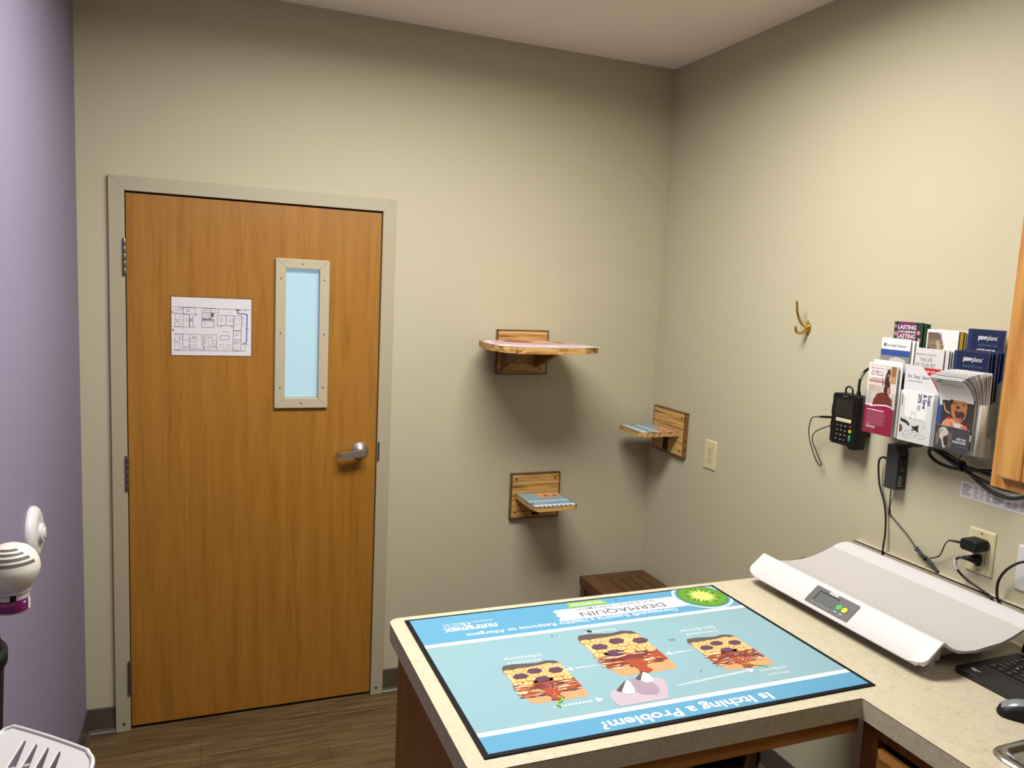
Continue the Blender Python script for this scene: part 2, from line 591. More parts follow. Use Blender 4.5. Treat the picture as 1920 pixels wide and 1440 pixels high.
# ------------------------------------------------------------------ door
DH, FW = 2.026, 0.0508
door = bpy.data.objects.new('door_1', None)
C.objects.link(door)
door.location = (0.46, 0.0, 0.0)
struct(door)
door['label'] = 'maple veneer door with a narrow lit window and lever handle'
m = MB()
FY = -0.016
def jamb(pts):
    m.prism([(x, 0.095, z) for x, z in pts], (0, FY - 0.095, 0), FRAME)
jamb([(-FW, 0.0), (-FW, DH + FW), (0, DH), (0, 0.0)])
jamb([(0.92, 0.0), (0.92, DH), (0.92 + FW, DH + FW), (0.92 + FW, 0.0)])
jamb([(-FW, DH + FW), (0.92 + FW, DH + FW), (0.92, DH), (0, DH)])
# stop behind the leaf
m.box(0, 0.016, 0.046, 0.07, 0, DH, FRAME); m.box(0.904, 0.92, 0.046, 0.07, 0, DH, FRAME); m.box(0, 0.92, 0.046, 0.07, DH - 0.016, DH, FRAME)
m.build('door_frame', door, bevel=0.0015)
m = MB()
for sx in (-0.022, 0.943):
    m.lathe([(0.006, 0), (0.005, 0.002), (0, 0.0025)], (sx, FY, 0.032), (0, -1, 0), HINGE, 12)
m.build('frame_screw_plugs', door, smooth=40)
# leaf with the cut-out for the lite
lx0, lx1, lz0, lz1 = 0.0035, 0.9165, 0.013, 2.0195
wx0, wx1, wz0, wz1 = 0.548, 0.682, 1.284, 1.785
m = MB()
ly0, ly1 = -0.004, 0.041
for (a, b, c, d) in ((lx0, wx0, lz0, lz1), (wx1, lx1, lz0, lz1), (wx0, wx1, lz0, wz0), (wx0, wx1, wz1, lz1)):
    m.box(a, b, ly0, ly1, c, d, DOORW)
bmesh.ops.remove_doubles(m.bm, verts=m.bm.verts, dist=1e-5)
leaf = m.build('door_leaf', door)
# lite frame: four mitred lengths on the face of the door
m = MB()
ox0, ox1, oz0, oz1 = 0.514, 0.716, 1.244, 1.821
ix0, ix1, iz0, iz1 = 0.5525, 0.6785, 1.2835, 1.7845
fy0, fy1 = -0.018, ly0 + 0.0005
def trimbar(q):
    m.prism([(x, fy1, z) for x, z in q], (0, fy0 - fy1, 0), LITE)
trimbar([(ox0, oz0), (ox0, oz1), (ix0, iz1), (ix0, iz0)])
trimbar([(ox1, oz0), (ix1, iz0), (ix1, iz1), (ox1, oz1)])
trimbar([(ox0, oz1), (ox1, oz1), (ix1, iz1), (ix0, iz1)])
trimbar([(ox0, oz0), (ix0, iz0), (ix1, iz0), (ox1, oz0)])
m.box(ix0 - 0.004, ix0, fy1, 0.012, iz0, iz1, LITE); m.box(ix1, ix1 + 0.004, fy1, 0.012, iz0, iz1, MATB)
m.box(ix0, ix1, fy1, 0.012, iz0 - 0.004, iz0, LITE); m.box(ix0, ix1, fy1, 0.012, iz1, iz1 + 0.004, LITE)
lf = m.build('lite_frame', door, bevel=0.002)
for (sx, sz) in ((0.614, 1.803), (0.614, 1.263), (0.534, 1.745), (0.534, 1.535), (0.534, 1.325), (0.697, 1.745), (0.697, 1.535), (0.697, 1.325)):
    MB().lathe([(0.0034, 0), (0.0028, 0.0008), (0, 0.001)], (sx, fy0, sz), (0, -1, 0), HINGE, 10).build('screw', lf, smooth=40)
m = MB().box(ix0 - 0.003, ix1 + 0.003, 0.004, 0.010, iz0 - 0.003, iz1 + 0.003, PANE)
gp = m.build('glass_pane', door)
gp['label'] = 'pale blue frosted glass with its own glow for the light beyond'
# hinges
for z in (1.794, 1.008, 0.2145):
    m = MB()
    for k in range(5):
        m.lathe([(0.0062, 0), (0.0066, 0.001), (0.0066, 0.0235), (0.0062, 0.0245)], (-0.001, -0.0185, z - 0.0635 + k * 0.0254), (0, 0, 1), HINGE, 14)
    m.lathe([(0.0058, 0), (0.0052, 0.003), (0, 0.004)], (-0.001, -0.0185, z + 0.0635), (0, 0, 1), HINGE, 14)
    m.box(-0.003, 0.002, -0.0185, -0.002, z - 0.063, z + 0.063, HINGE)
    m.build('hinge', door, smooth=35)
# strike plate lip on the far jamb
MB().prism([(0.9215, FY - 0.0015, 1.016), (0.930, FY - 0.0015, 1.022), (0.930, FY - 0.0015, 1.096), (0.9215, FY - 0.0015, 1.102)][::-1], (0, 0.004, 0), HINGE).build('strike_plate', door)
# lever handle
hd = MB()
hc = Vector((0.852, ly0, 1.0635))
hd.lathe([(0.0345, 0.0), (0.0345, 0.004), (0.031, 0.008), (0.018, 0.021), (0.0145, 0.024), (0.0125, 0.026), (0.0125, 0.046)], hc, (0, -1, 0), STEEL, 36)
h = hd.build('door_handle', door, smooth=40)
m = MB()
yb_, ya_ = ly0 - 0.058, ly0 - 0.040
top = [(hc.x + 0.010, hc.z + 0.013), (hc.x - 0.02, hc.z + 0.0115), (hc.x - 0.085, hc.z - 0.001), (hc.x - 0.085, hc.z - 0.0215), (hc.x - 0.01, hc.z - 0.0145), (hc.x + 0.010, hc.z - 0.0115), (hc.x + 0.0155, hc.z)]
m.prism([(x, ya_, z) for x, z in top], (0, yb_ - ya_, 0), STEEL)
m.hull8([(hc.x - 0.086, ya_ + 0.002, hc.z - 0.021), (hc.x - 0.080, yb_ + 0.001, hc.z - 0.021), (hc.x - 0.094, ly0 - 0.012, hc.z - 0.0205), (hc.x - 0.099, ly0 - 0.014, hc.z - 0.0205),
         (hc.x - 0.086, ya_ + 0.002, hc.z - 0.0015), (hc.x - 0.080, yb_ + 0.001, hc.z - 0.0015), (hc.x - 0.094, ly0 - 0.012, hc.z - 0.001), (hc.x - 0.099, ly0 - 0.014, hc.z - 0.001)], STEEL)
m.build('lever', h, bevel=0.0022, seg=3)

# ------------------------------------------------------------------ ceiling lamps (above and out of the frame, the light source, and an added fill)
def ceiling_lamp(label, x, y, power):
    root = thing('ceiling_lamp', label, 'ceiling light', (x, y, H))
    MB().box(x - LW / 2, x + LW / 2, y - LD / 2, y + LD / 2, H - 0.008, H - 0.001, LAMP if power > 30 else FILLD).build('diffuser', root)
    m = MB()
    for (a, b, c, d) in ((-LW / 2 - 0.02, -LW / 2, -LD / 2 - 0.02, LD / 2 + 0.02), (LW / 2, LW / 2 + 0.02, -LD / 2 - 0.02, LD / 2 + 0.02), (-LW / 2, LW / 2, -LD / 2 - 0.02, -LD / 2), (-LW / 2, LW / 2, LD / 2, LD / 2 + 0.02)):
        m.box(x + a, x + b, y + c, y + d, H - 0.012, H - 0.0005, WHITEP)
    m.build('trim_ring', root)
    la = bpy.data.lights.new('lamp_light', 'AREA')
    la.shape = 'RECTANGLE'
    la.size, la.size_y = LW, LD
    la.energy = power
    la.color = LCOL
    la.spread = R(170)
    lo = bpy.data.objects.new('lamp_light', la)
    lo.location = (x, y, H - 0.014)
    C.objects.link(lo)
FILLD = mat('fill panel diffuser', (250, 248, 240), 0.5, emit=(255, 248, 232), es=0.8)
ceiling_lamp('bright white fluorescent panel in the ceiling above the worktop', LX, LY, LPOW)
ceiling_lamp('added dim white fill panel in the ceiling behind the camera', 0.95, -3.25, FILLPOW)  # added fill, brightens worktop edges that face the camera
w = bpy.data.worlds.new('world')
bpy.context.scene.world = w
w.use_nodes = True
w.node_tree.nodes['Background'].inputs[0].default_value = (0.02, 0.02, 0.02, 1)
vs = bpy.context.scene.view_settings
vs.view_transform = 'Standard'
vs.look = 'None'
vs.gamma = 1.0
vs.use_curve_mapping = False
vs.exposure = EXPO
# ------------------------------------------------------------------ worktop: an L with a sink hole
m = MB()
out = [(0.69, -1.94), (1.576, -1.94), (1.576, -3.55), (2.2195, -3.55), (2.2195, -1.283), (0.69, -1.283)]
def corner(a, c, r, n=6):
    """rounded outline corner from direction a to b around centre c"""
    return [(c[0] + r * math.cos(R(a - 90 * i / n)), c[1] + r * math.sin(R(a - 90 * i / n))) for i in range(n + 1)]
rr = 0.028
cw = corner(270, (0.69 + rr, -1.94 + rr), rr) + corner(180, (0.69 + rr, -1.283 - rr), rr) + [(2.2195, -1.283), (2.2195, -3.55), (1.576, -3.55), (1.576, -1.9435), (1.5725, -1.94)]
out = cw[::-1]                          # counter-clockwise
SX0, SX1, SY0, SY1 = 1.690, 2.085, -2.640, -2.200
hole = rrect(SX0, SY0, SX1, SY1, 0.04, 4)
ZB = 0.865
def capface(z, up, mt):
    ed = []
    for loop in (out, hole):
        vs_ = [m.bm.verts.new((x, y, z)) for x, y in loop]
        ed += [m.bm.edges.new((vs_[i], vs_[(i + 1) % len(vs_)])) for i in range(len(vs_))]
    r = bmesh.ops.triangle_fill(m.bm, use_beauty=True, use_dissolve=False, edges=ed, normal=(0, 0, 1 if up else -1))
    for f in r['geom']:
        if isinstance(f, bmesh.types.BMFace):
            f.material_index = m.mi(mt)
capface(ZC, True, LAM)
capface(ZB, False, LAM)
for loop in (out, hole):
    n = len(loop)
    for i in range(n):
        a, b = loop[i], loop[(i + 1) % n]
        zs = [ZB, ZC - 0.0016, ZC]
        for z0, z1, mt in ((ZB, ZC - 0.0016, LAMEDGE), (ZC - 0.0016, ZC, LAMLINE)):
            m.face([(a[0], a[1], z0), (b[0], b[1], z0), (b[0], b[1], z1), (a[0], a[1], z1)], mt)
bmesh.ops.remove_doubles(m.bm, verts=m.bm.verts, dist=1e-6)
wt = thing('worktop', 'L-shaped beige laminate worktop, its free end holding the blue poster mat', 'countertop', (1.2, -1.6, ZB))
m.build('laminate_slab', wt)
m = MB().box(2.2015, 2.2205, -3.55, -1.2845, ZC + 0.0002, 1.0005, LAM)
m.box(2.2008, 2.2016, -3.55, -1.2845, 0.9965, 1.0005, LAMLINE)
m.box(2.2008, 2.2016, -3.55, -1.2845, ZC + 0.0002, 0.9965, LAMEDGE)
bs = m.build('backsplash', wt)

# ------------------------------------------------------------------ what carries the free end
pf = thing('worktop_support', 'brown oak end panel and apron carrying the free end of the worktop', 'counter base', (1.1, -1.6, 0))
MB().box(0.714, 0.734, -1.915, -1.305, 0.0, ZB - 0.0005, OAKD).build('end_panel', pf, bevel=0.001)
MB().box(0.7345, 1.598, -1.918, -1.899, 0.818, ZB - 0.0005, OAKX).build('apron_rail', pf, bevel=0.001)
MB().box(0.7345, 2.2, -1.325, -1.306, 0.818, ZB - 0.0005, OAKX).build('rear_rail', pf, bevel=0.001)

# ------------------------------------------------------------------ base cabinet under the long leg
bc = thing('base_cabinet', 'oak base cabinet with drawers under the long leg of the worktop', 'cabinet', (1.9, -2.7, 0))
MB().box(1.622, 2.2195, -3.54, -1.930, 0.10, ZB - 0.18, OAKD2).box(1.622, 2.2195, -1.952, -1.930, 0.10, ZB - 0.0006, OAKD2).box(1.70, 2.2195, -3.54, -1.96, 0.0, 0.10, MATB).build('carcass', bc)
m = MB()
fx0, fx1 = 1.600, 1.622
m.box(fx0, fx1, -1.972, -1.930, 0.10, ZB - 0.0006, OAKD2)
m.box(fx0, fx1, -3.54, -3.49, 0.10, ZB - 0.0006, OAKD2)
m.box(fx0, fx1, -3.49, -1.972, ZB - 0.035, ZB - 0.0006, OAKD2)
m.box(fx0, fx1, -3.49, -1.972, 0.62, 0.66, OAKD2)
m.box(fx0, fx1, -3.49, -1.972, 0.10, 0.14, OAKD2)
m.box(fx0, fx1, -2.76, -2.72, 0.10, ZB - 0.035, OAKD2)
m.build('face_frame', bc, bevel=0.0008)
OAKF = wood('oak drawer front', [(0.28, (112, 70, 24)), (0.45, (142, 94, 38)), (0.6, (160, 110, 48)), (0.8, (176, 126, 60))], 'y', 10, 18, 0.4, 0.08, 1.0)
def front(name, y0, y1, z0, z1, mt):
    """overlay front with a sloped edge all round"""
    m = MB()
    x0, x1, s = 1.5995, 1.579, 0.012
    a = [(x0, y0, z0), (x0, y1, z0), (x0, y1, z1), (x0, y0, z1)]
    e = [(x1 + 0.007, y0, z0), (x1 + 0.007, y1, z0), (x1 + 0.007, y1, z1), (x1 + 0.007, y0, z1)]
    b = [(x1, y0 + s, z0 + s), (x1, y1 - s, z0 + s), (x1, y1 - s, z1 - s), (x1, y0 + s, z1 - s)]
    for P, Q in ((a, e), (e, b)):
        for i in range(4):
            j = (i + 1) % 4
            m.face([P[i], P[j], Q[j], Q[i]], mt)
    m.face(b, mt); m.face(a[::-1], mt)
    bmesh.ops.remove_doubles(m.bm, verts=m.bm.verts, dist=1e-6)
    return m.build(name, bc)
front('drawer', -2.735, -1.985, 0.648, 0.818, OAKF)
front('drawer', -3.50, -2.748, 0.648, 0.818, OAKF)
front('door', -2.735, -1.995, 0.125, 0.636, OAK)
front('door', -3.50, -2.748, 0.125, 0.636, OAK)

# ------------------------------------------------------------------ sink dropped into the long leg
sk = thing('sink', 'small stainless steel sink let into the worktop, one corner showing', 'sink', (1.89, -2.42, ZC))
m = MB()
def ring(x0, y0, x1, y1, r, z):
    return [Vector((x, y, z)) for x, y in rrect(x0, y0, x1, y1, r, 6)]
RX0, RX1, RY0, RY1 = 1.652, 2.120, -2.675, -2.163
loops = [ring(RX0, RY0, RX1, RY1, 0.040, ZC + 0.0004), ring(RX0 + 0.003, RY0 + 0.003, RX1 - 0.003, RY1 - 0.003, 0.038, ZC + 0.005),
         ring(RX0 + 0.010, RY0 + 0.010, RX1 - 0.010, RY1 - 0.010, 0.034, ZC + 0.0065), ring(RX0 + 0.022, RY0 + 0.022, RX1 - 0.022, RY1 - 0.022, 0.028, ZC + 0.0055),
         ring(RX0 + 0.027, RY0 + 0.027, RX1 - 0.027, RY1 - 0.027, 0.026, ZC + 0.001), ring(RX0 + 0.033, RY0 + 0.033, RX1 - 0.033, RY1 - 0.033, 0.024, ZC + 0.0025),
         ring(RX0 + 0.058, RY0 + 0.058, RX1 - 0.058, RY1 - 0.058, 0.045, ZC + 0.0015), ring(RX0 + 0.064, RY0 + 0.064, RX1 - 0.064, RY1 - 0.064, 0.045, ZC - 0.008),
         ring(RX0 + 0.075, RY0 + 0.075, RX1 - 0.075, RY1 - 0.075, 0.05, ZC - 0.145), ring(RX0 + 0.11, RY0 + 0.11, RX1 - 0.11, RY1 - 0.11, 0.04, ZC - 0.155)]
V = [[m.bm.verts.new(p) for p in L] for L in loops]
for A, B in zip(V, V[1:]):
    for i in range(len(A)):
        j = (i + 1) % len(A)
        m.bm.faces.new((A[i], A[j], B[j], B[i])).material_index = m.mi(STEELB)
m.bm.faces.new(V[-1]).material_index = m.mi(STEELB)
m.build('basin', sk, smooth=50)
MB().lathe([(0.040, 0), (0.040, 0.003), (0.03, 0.003), (0.026, 0.001), (0, 0.0008)], (1.886, -2.42, ZC - 0.1548), (0, 0, 1), STEEL, 28).build('drain', sk, smooth=40)

# ------------------------------------------------------------------ wall cabinet above
wc = thing('wall_cabinet', 'golden oak wall cabinet hung over the worktop beside the leaflet holder', 'cabinet', (2.07, -2.4, 1.355))
CX, CYE, CZ0, CZ1 = 1.922, -1.916, 1.355, 2.16
m = MB()
m.box(CX + 0.019, 2.2205, CYE - 0.002, CYE - 0.018, CZ0, CZ1, OAK)
m.box(CX + 0.019, 2.2205, -2.99, -2.974, CZ0, CZ1, OAK)
m.box(CX + 0.019, 2.2205, -2.974, CYE - 0.018, CZ1 - 0.016, CZ1, OAKH)
m.box(CX + 0.019, 2.2205, -2.974, CYE - 0.018, CZ0 + 0.020, CZ0 + 0.034, OAKH)
m.box(2.210, 2.2205, -2.974, CYE - 0.018, CZ0 + 0.034, CZ1 - 0.016, OAK)
m.build('carcass', wc)
m = MB()
m.box(CX, CX + 0.019, CYE - 0.044, CYE, CZ0, CZ1, OAK)
m.box(CX, CX + 0.019, -2.99, -2.948, CZ0, CZ1, OAK)
m.box(CX, CX + 0.019, -2.948, CYE - 0.044, CZ0, CZ0 + 0.042, OAKH)
m.box(CX, CX + 0.019, -2.948, CYE - 0.044, CZ1 - 0.042, CZ1, OAKH)
m.build('face_frame', wc, bevel=0.001)
def cab_door(y0, y1, z0, z1, x0, x1):
    m = MB()
    w = 0.058
    s = 0.006
    # stiles and rails
    def bar(q, mt):
        m.prism([(x0, y, z) for y, z in q], (x1 - x0, 0, 0), mt)
    bar([(y0, z0), (y0 - 0, z1), (y0 - w, z1), (y0 - w, z0)], OAK)
    bar([(y1 + w, z0), (y1 + w, z1), (y1, z1), (y1, z0)], OAK)
    bar([(y0 - w, z0), (y0 - w, z0 + w), (y1 + w, z0 + w), (y1 + w, z0)], OAKH)
    bar([(y0 - w, z1 - w), (y0 - w, z1), (y1 + w, z1), (y1 + w, z1 - w)], OAKH)
    d = m.build('cabinet_door', wc, bevel=0.004, seg=3)
    MB().box(x0 - 0.004, x0 - 0.012, y0 - w + 0.001, y1 + w - 0.001, z0 + w - 0.001, z1 - w + 0.001, OAKD2 if False else OAKP).build('door_panel', d)
OAKP = wood('oak door panel', [(0.28, (138, 82, 32)), (0.45, (170, 112, 52)), (0.6, (190, 132, 66)), (0.8, (206, 150, 82))], 'z', 10, 18, 0.4, 0.08, 1.0)
cab_door(CYE - 0.024, -2.448, CZ0 + 0.028, CZ1 - 0.02, CX - 0.0005, CX - 0.0195)
cab_door(-2.458, -2.972, CZ0 + 0.028, CZ1 - 0.02, CX - 0.0005, CX - 0.0195)

# ------------------------------------------------------------------ bench in the corner
bn = thing('storage_bench', 'dark brown wooden bench with a plank top in the corner behind the worktop', 'bench', (2.03, -0.5, 0))
BX0, BX1, BY0, BY1, BT = 1.862, 2.195, -0.95, -0.062, 0.457
m = MB()
fw = 0.062
zt = BT - 0.042
m.box(BX0, BX0 + fw, BY0, BY1, zt, BT, BENCHW); m.box(BX1 - fw, BX1, BY0, BY1, zt, BT, BENCHW)
m.box(BX0 + fw, BX1 - fw, BY1 - fw, BY1, zt, BT - 0.0004, BENCHX); m.box(BX0 + fw, BX1 - fw, BY0, BY0 + fw, zt, BT - 0.0004, BENCHX)
tp = m.build('top_frame', bn, bevel=0.0018)
n = 4
sw = (BX1 - BX0 - 2 * fw) / n
for i in range(n):
    a = BX0 + fw + i * sw
    MB().box(a + 0.0015, a + sw - 0.0015, BY0 + fw + 0.001, BY1 - fw - 0.001, zt + 0.004, BT - 0.0015, BENCHW).build('top_plank', bn, bevel=0.002)
m = MB()
pw = (BX1 - BX0 - 0.08) / 5
for i in range(5):
    a = BX0 + 0.04 + i * pw
    m.box(a + 0.001, a + pw - 0.001, BY0 + 0.012, BY0 + 0.028, 0.06, zt, BENCHW)
m.box(BX0 + 0.010, BX0 + 0.026, BY0 + 0.03, BY1 - 0.01, 0.06, zt, BENCHW)
m.box(BX1 - 0.026, BX1 - 0.010, BY0 + 0.03, BY1 - 0.01, 0.06, zt, BENCHW)
m.box(BX0 + 0.03, BX1 - 0.03, BY1 - 0.028, BY1 - 0.012, 0.06, zt, BENCHW)
m.build('side_panels', bn)
for x in (BX0 + 0.004, BX1 - 0.044):
    for y in (BY0 + 0.005, BY1 - 0.046):
        MB().box(x, x + 0.04, y, y + 0.04, 0.0, zt - 0.0003, BENCHW).build('leg', bn, bevel=0.001)

# ------------------------------------------------------------------ cat shelves
def plate(root, pl, w, h, t, mt, screws, edge=True):
    """back board on the wall: pl.o is its lower corner on the wall face"""
    m = MB()
    P = [pl.p(0, 0), pl.p(w, 0), pl.p(w, h), pl.p(0, h)]
    m.prism(P, pl.n * t, mt, BURNT2)
    f = Plane(pl.o + pl.n * t, pl.u, pl.v)
    for q in ((0, 0, w, 0.005), (0, h - 0.005, w, h), (0, 0, 0.005, h), (w - 0.005, 0, w, h)):
        m.arect(f, *q, BURNT, 1)
    o = m.build('back_board', root, bevel=0.0)
    for (a, b) in screws:
        MB().lathe([(0.0042, 0), (0.004, 0.0006), (0, 0.0008)], f.p(a, b, 1.5), f.n, BLACK, 12).build('screw', o)
    return f

# the wide perch
s1 = thing('wide_cat_shelf', 'wide pine cat perch with a pink printed top, highest of the three', 'cat shelf', (1.54, 0, 1.40))
plate(s1, Plane((1.422, -0.0006, 1.382), (1, 0, 0), (0, 0, 1)), 0.238, 0.191, 0.0195, PINEX, [(0.025, 0.024), (0.207, 0.024)])
o1 = [(1.370, -0.0215), (1.312, -0.10), (1.293, -0.20), (1.296, -0.29), (1.322, -0.37), (1.385, -0.425), (1.50, -0.428), (1.650, -0.402), (1.747, -0.325), (1.752, -0.16), (1.705, -0.06), (1.655, -0.0215)]
zt1 = 1.529
m = MB()
m.prism([(x, y, zt1 - 0.0235) for x, y in o1], (0, 0, 0.0235), BURNT, PINEX, PINEX)
pb = m.build('perch_board', s1)
m = MB()
cx, cy = 1.53, -0.22
ins = [(cx + (x - cx) * 0.975, cy + (y - cy) * 0.975) for x, y in o1]
tpn = Plane((0, 0, zt1 + 0.0004), (1, 0, 0), (0, 1, 0))
m.apoly(tpn, ins, PINKS, 1)
sub = lambda k: [(cx + (x - cx) * k, cy + (y - cy) * k) for x, y in o1]
m.aline(tpn, [(1.31, -0.30), (1.74, -0.30)], 0.012, WHITE, 2)
m.aline(tpn, [(1.31, -0.335), (1.74, -0.335)], 0.05, WHITE, 2)
pr = tpn.turned(1.66, -0.34, PI)
m.atext(tpn, 'Is Scratching a', 1.36, -0.345, INKG, w=0.15, k=3)
m.atext(tpn, 'Problem?', 1.57, -0.345, INKG, w=0.09, k=3)
m.aline(tpn, [(1.32, -0.24), (1.36, -0.06)], 0.018, WHITE, 2)
m.aell(tpn, 1.56, -0.13, 0.12, 0.075, TAN, 2, 16)
m.aell(tpn, 1.48, -0.10, 0.06, 0.05, RED1, 3, 12)
m.aell(tpn, 1.60, -0.12, 0.05, 0.04, CREAM, 3, 12)
m.apoly(tpn, [(1.66, -0.05), (1.70, -0.08), (1.70, -0.20), (1.62, -0.06)], TAN, 2)
m.build('printed_top', pb)
for gx in (1.4455, 1.598):
    m = MB()
    tri = [(gx, -0.0205, zt1 - 0.0238), (gx, -0.262, zt1 - 0.0238), (gx, -0.262, zt1 - 0.030), (gx, -0.0205, zt1 - 0.118)]
    m.prism(tri, (0.019, 0, 0), PINEY, BURNT2)
    m.build('gusset', s1)

def small_shelf(label, O, U, N, w, h, sx0, sx1, depth, zt, mt):
    """small step on a square board; O lower corner of the board on the wall, U along the wall, N out of it"""
    O, U, N = Vector(O), Vector(U), Vector(N)
    root = thing('small_cat_shelf', label, 'cat shelf', O + U * (w / 2), 'small cat steps')
    plate(root, Plane(O, U, (0, 0, 1)), w, h, 0.0195, mt, [(0.024, 0.027), (w - 0.024, 0.027), (0.024, h - 0.026), (w - 0.024, h - 0.026)])
    t = 0.0185
    c = 0.018
    a = [(sx0, 0.0200), (sx1, 0.0200), (sx1, depth - c), (sx1 - c, depth), (sx0 + c, depth), (sx0, depth - c)]
    W = lambda q, z: O + U * q[0] + N * q[1] + Vector((0, 0, z - O.z))
    m = MB()
    m.prism([W(q, zt - t) for q in a], (0, 0, t), BURNT, mt, mt)
    bd = m.build('step_board', root)
    # the print on top, reading from the wall outward
    m = MB()
    k = 0.96
    ax, ay = (sx0 + sx1) / 2, (depth + 0.02) / 2
    b = [(ax + (x - ax) * k, ay + (y - ay) * k) for x, y in a]
    pl = Plane(W((0, 0), zt + 0.0003), U, N)
    if pl.n.z < 0:
        flip = True
    else:
        flip = False
    def poly(q, mm, kk):
        m.face([pl.p(x, y, -kk if flip else kk) for x, y in q], mm)
    poly(b, SKYL, 1)
    x0, x1 = sx0 + 0.006, sx1 - 0.006
    d0 = depth
    poly([(x0, d0 - 0.098), (x1, d0 - 0.098), (x1, d0 - 0.086), (x0, d0 - 0.086)], WHITE, 2)
    poly([(x0, d0 - 0.084), (x1, d0 - 0.084), (x1, d0 - 0.044), (x0, d0 - 0.044)], SKY, 2)
    poly([(x0, d0 - 0.042), (x1, d0 - 0.042), (x1, d0 - 0.020), (x1 - 0.013, d0 - 0.006), (x0 + 0.013, d0 - 0.006), (x0, d0 - 0.020)], WHITE, 2)
    tp_ = Plane(W((0, depth), zt + 0.0003), U, -N) if U.cross(-N).z > 0 else Plane(W((sx0 + sx1, depth), zt + 0.0003), -U, -N)
    m.atext(tp_, 'Supports a Hea', x0 + 0.02, 0.050, WHITE, w=(x1 - x0) * 0.86, h=0.026, k=4, bold=0.01)
    for i in range(8):
        xa = x0 + 0.016 + i * (x1 - x0 - 0.03) / 8
        m.arect(tp_, xa, 0.006, xa + 0.009, 0.024, INKG, 4)
        m.arect(tp_, xa + 0.0035, 0.010, xa + 0.0125, 0.014, INKG, 4)
    fl = []
    q0 = sx0 + (sx1 - sx0) * 0.46
    for i in range(11):
        fl.append((q0 + (sx1 - 0.008 - q0) * i / 10, 0.105 + 0.008 * math.sin(i * 2.1)))
    fl = [(q0 - 0.02, 0.03)] + fl + [(sx1 - 0.008, 0.03)]
    poly(fl, TAN, 3)
    for i in range(5):
        xa, ya = q0 + 0.01 + i * 0.021, 0.055 + 0.022 * (i % 2)
        poly([(xa - 0.012, ya), (xa, ya - 0.011), (xa + 0.012, ya), (xa, ya + 0.011)], PLUM if i % 2 else CELL, 4)
    m.build('printed_top', bd)
    # black steel angle under the step
    m = MB()
    ux = (sx0 + sx1) / 2
    c0 = W((ux, 0.0215), zt - t - 0.0405)
    m.obox(c0, U * 0.0165, N * 0.0018, Vector((0, 0, 0.040)), BLACK)
    m.obox(W((ux, 0.085), zt - t - 0.0022), U * 0.0165, N * 0.062, Vector((0, 0, 0.0018)), BLACK)
    m.build('angle_bracket', root)
    return root
small_shelf('small pine cat step with a blue print, low on the door wall', (1.519, -0.0006, 0.735), (1, 0, 0), (0, -1, 0), 0.236, 0.205, 0.020, 0.222, 0.247, 0.849, PINEX)
small_shelf('small pine cat step with a blue print, in the corner by the ivory outlet', (XR - 0.0006, -0.053, 1.049), (0, -1, 0), (-1, 0, 0), 0.253, 0.198, 0.012, 0.216, 0.212, 1.158, PINEY)

# ------------------------------------------------------------------ sheet of paper on the door
fp = thing('floor_plan_sheet', 'laminated floor plan drawing with a purple route taped to the door', 'paper', (0.29, ly0, 1.44))
PW, PH = 0.278, 0.214
pl = Plane((0.150, ly0 - 0.0020, 1.4455), (1, 0, 0), (0, 0, 1))
m = MB()
m.prism([Plane((0.150, ly0 - 0.0006, 1.4455), (1, 0, 0), (0, 0, 1)).p(*q) for q in ((0, 0), (PW, 0.0), (PW, PH), (0, PH))], (0, -0.0013, 0), PAPER)
def fx(x, y):
    """drawing coordinates of the sheet to metres"""
    t = (x - 95) / 1690.0
    return ((x - 100 - 32 * (y - 90) / 1210.0) / 1672.0 * PW, PH - (y - 90 - 28 * t + 24 * t * (y - 90) / 1210) / 1208.0 * PH)
def ln(pts, w=0.0011, mm=None):
    m.aline(pl, [fx(*q) for q in pts], w, mm or INK, 1)
def rc(a, b, c, d, w=0.0009, mm=None):
    ln([(a, b), (c, b), (c, d), (a, d), (a, b)], w, mm or INKG)
ln([(135, 293), (1760, 338)], 0.0013)
ln([(170, 1198), (1665, 1200)], 0.0013); ln([(1665, 1200), (1665, 1060), (1760, 1070)])
ln([(340, 300), (350, 760)]); ln([(350, 830), (360, 1195)])
rc(270, 300, 330, 335); ln([(150, 430), (660, 445)]); rc(345, 310, 600, 440, 0.001, INK)
rc(185, 440, 285, 560); rc(185, 610, 285, 700); ln([(285, 655), (325, 655)])
ln([(340, 455), (478, 455)]); ln([(478, 450), (482, 710)], 0.0022); ln([(350, 580), (470, 580)], 0.0008, INKG)
ln([(482, 550), (545, 535)], 0.0022); ln([(482, 585), (545, 570)], 0.0022); ln([(610, 445), (605, 485), (548, 485), (560, 710)])
ln([(150, 705), (620, 715)])
rc(730, 310, 795, 380); rc(795, 320, 925, 360, 0.001, INK); ln([(925, 320), (925, 530)]); rc(925, 320, 1080, 410, 0.0013, INK)
rc(735, 405, 925, 535, 0.0013, INK); m.apoly(pl, [fx(930, 415), fx(985, 415), fx(985, 500), fx(930, 500)], INKG, 1)
m.apoly(pl, [fx(735, 545), fx(985, 545), fx(985, 590), fx(735, 590)], mat('grey hatch', (176, 172, 180), 0.6), 1)
rc(735, 545, 990, 712, 0.0014, INK); rc(760, 420, 900, 470, 0.0007); rc(770, 505, 820, 530); rc(870, 505, 915, 530)
rc(1060, 455, 1245, 665, 0.0013, INK); rc(1245, 460, 1405, 670, 0.0013, INK); rc(1405, 460, 1575, 770, 0.0014, INK)
rc(1110, 525, 1170, 580); rc(1310, 540, 1400, 575); rc(1425, 505, 1530, 645); rc(1580, 490, 1612, 552); rc(1580, 600, 1612, 660)
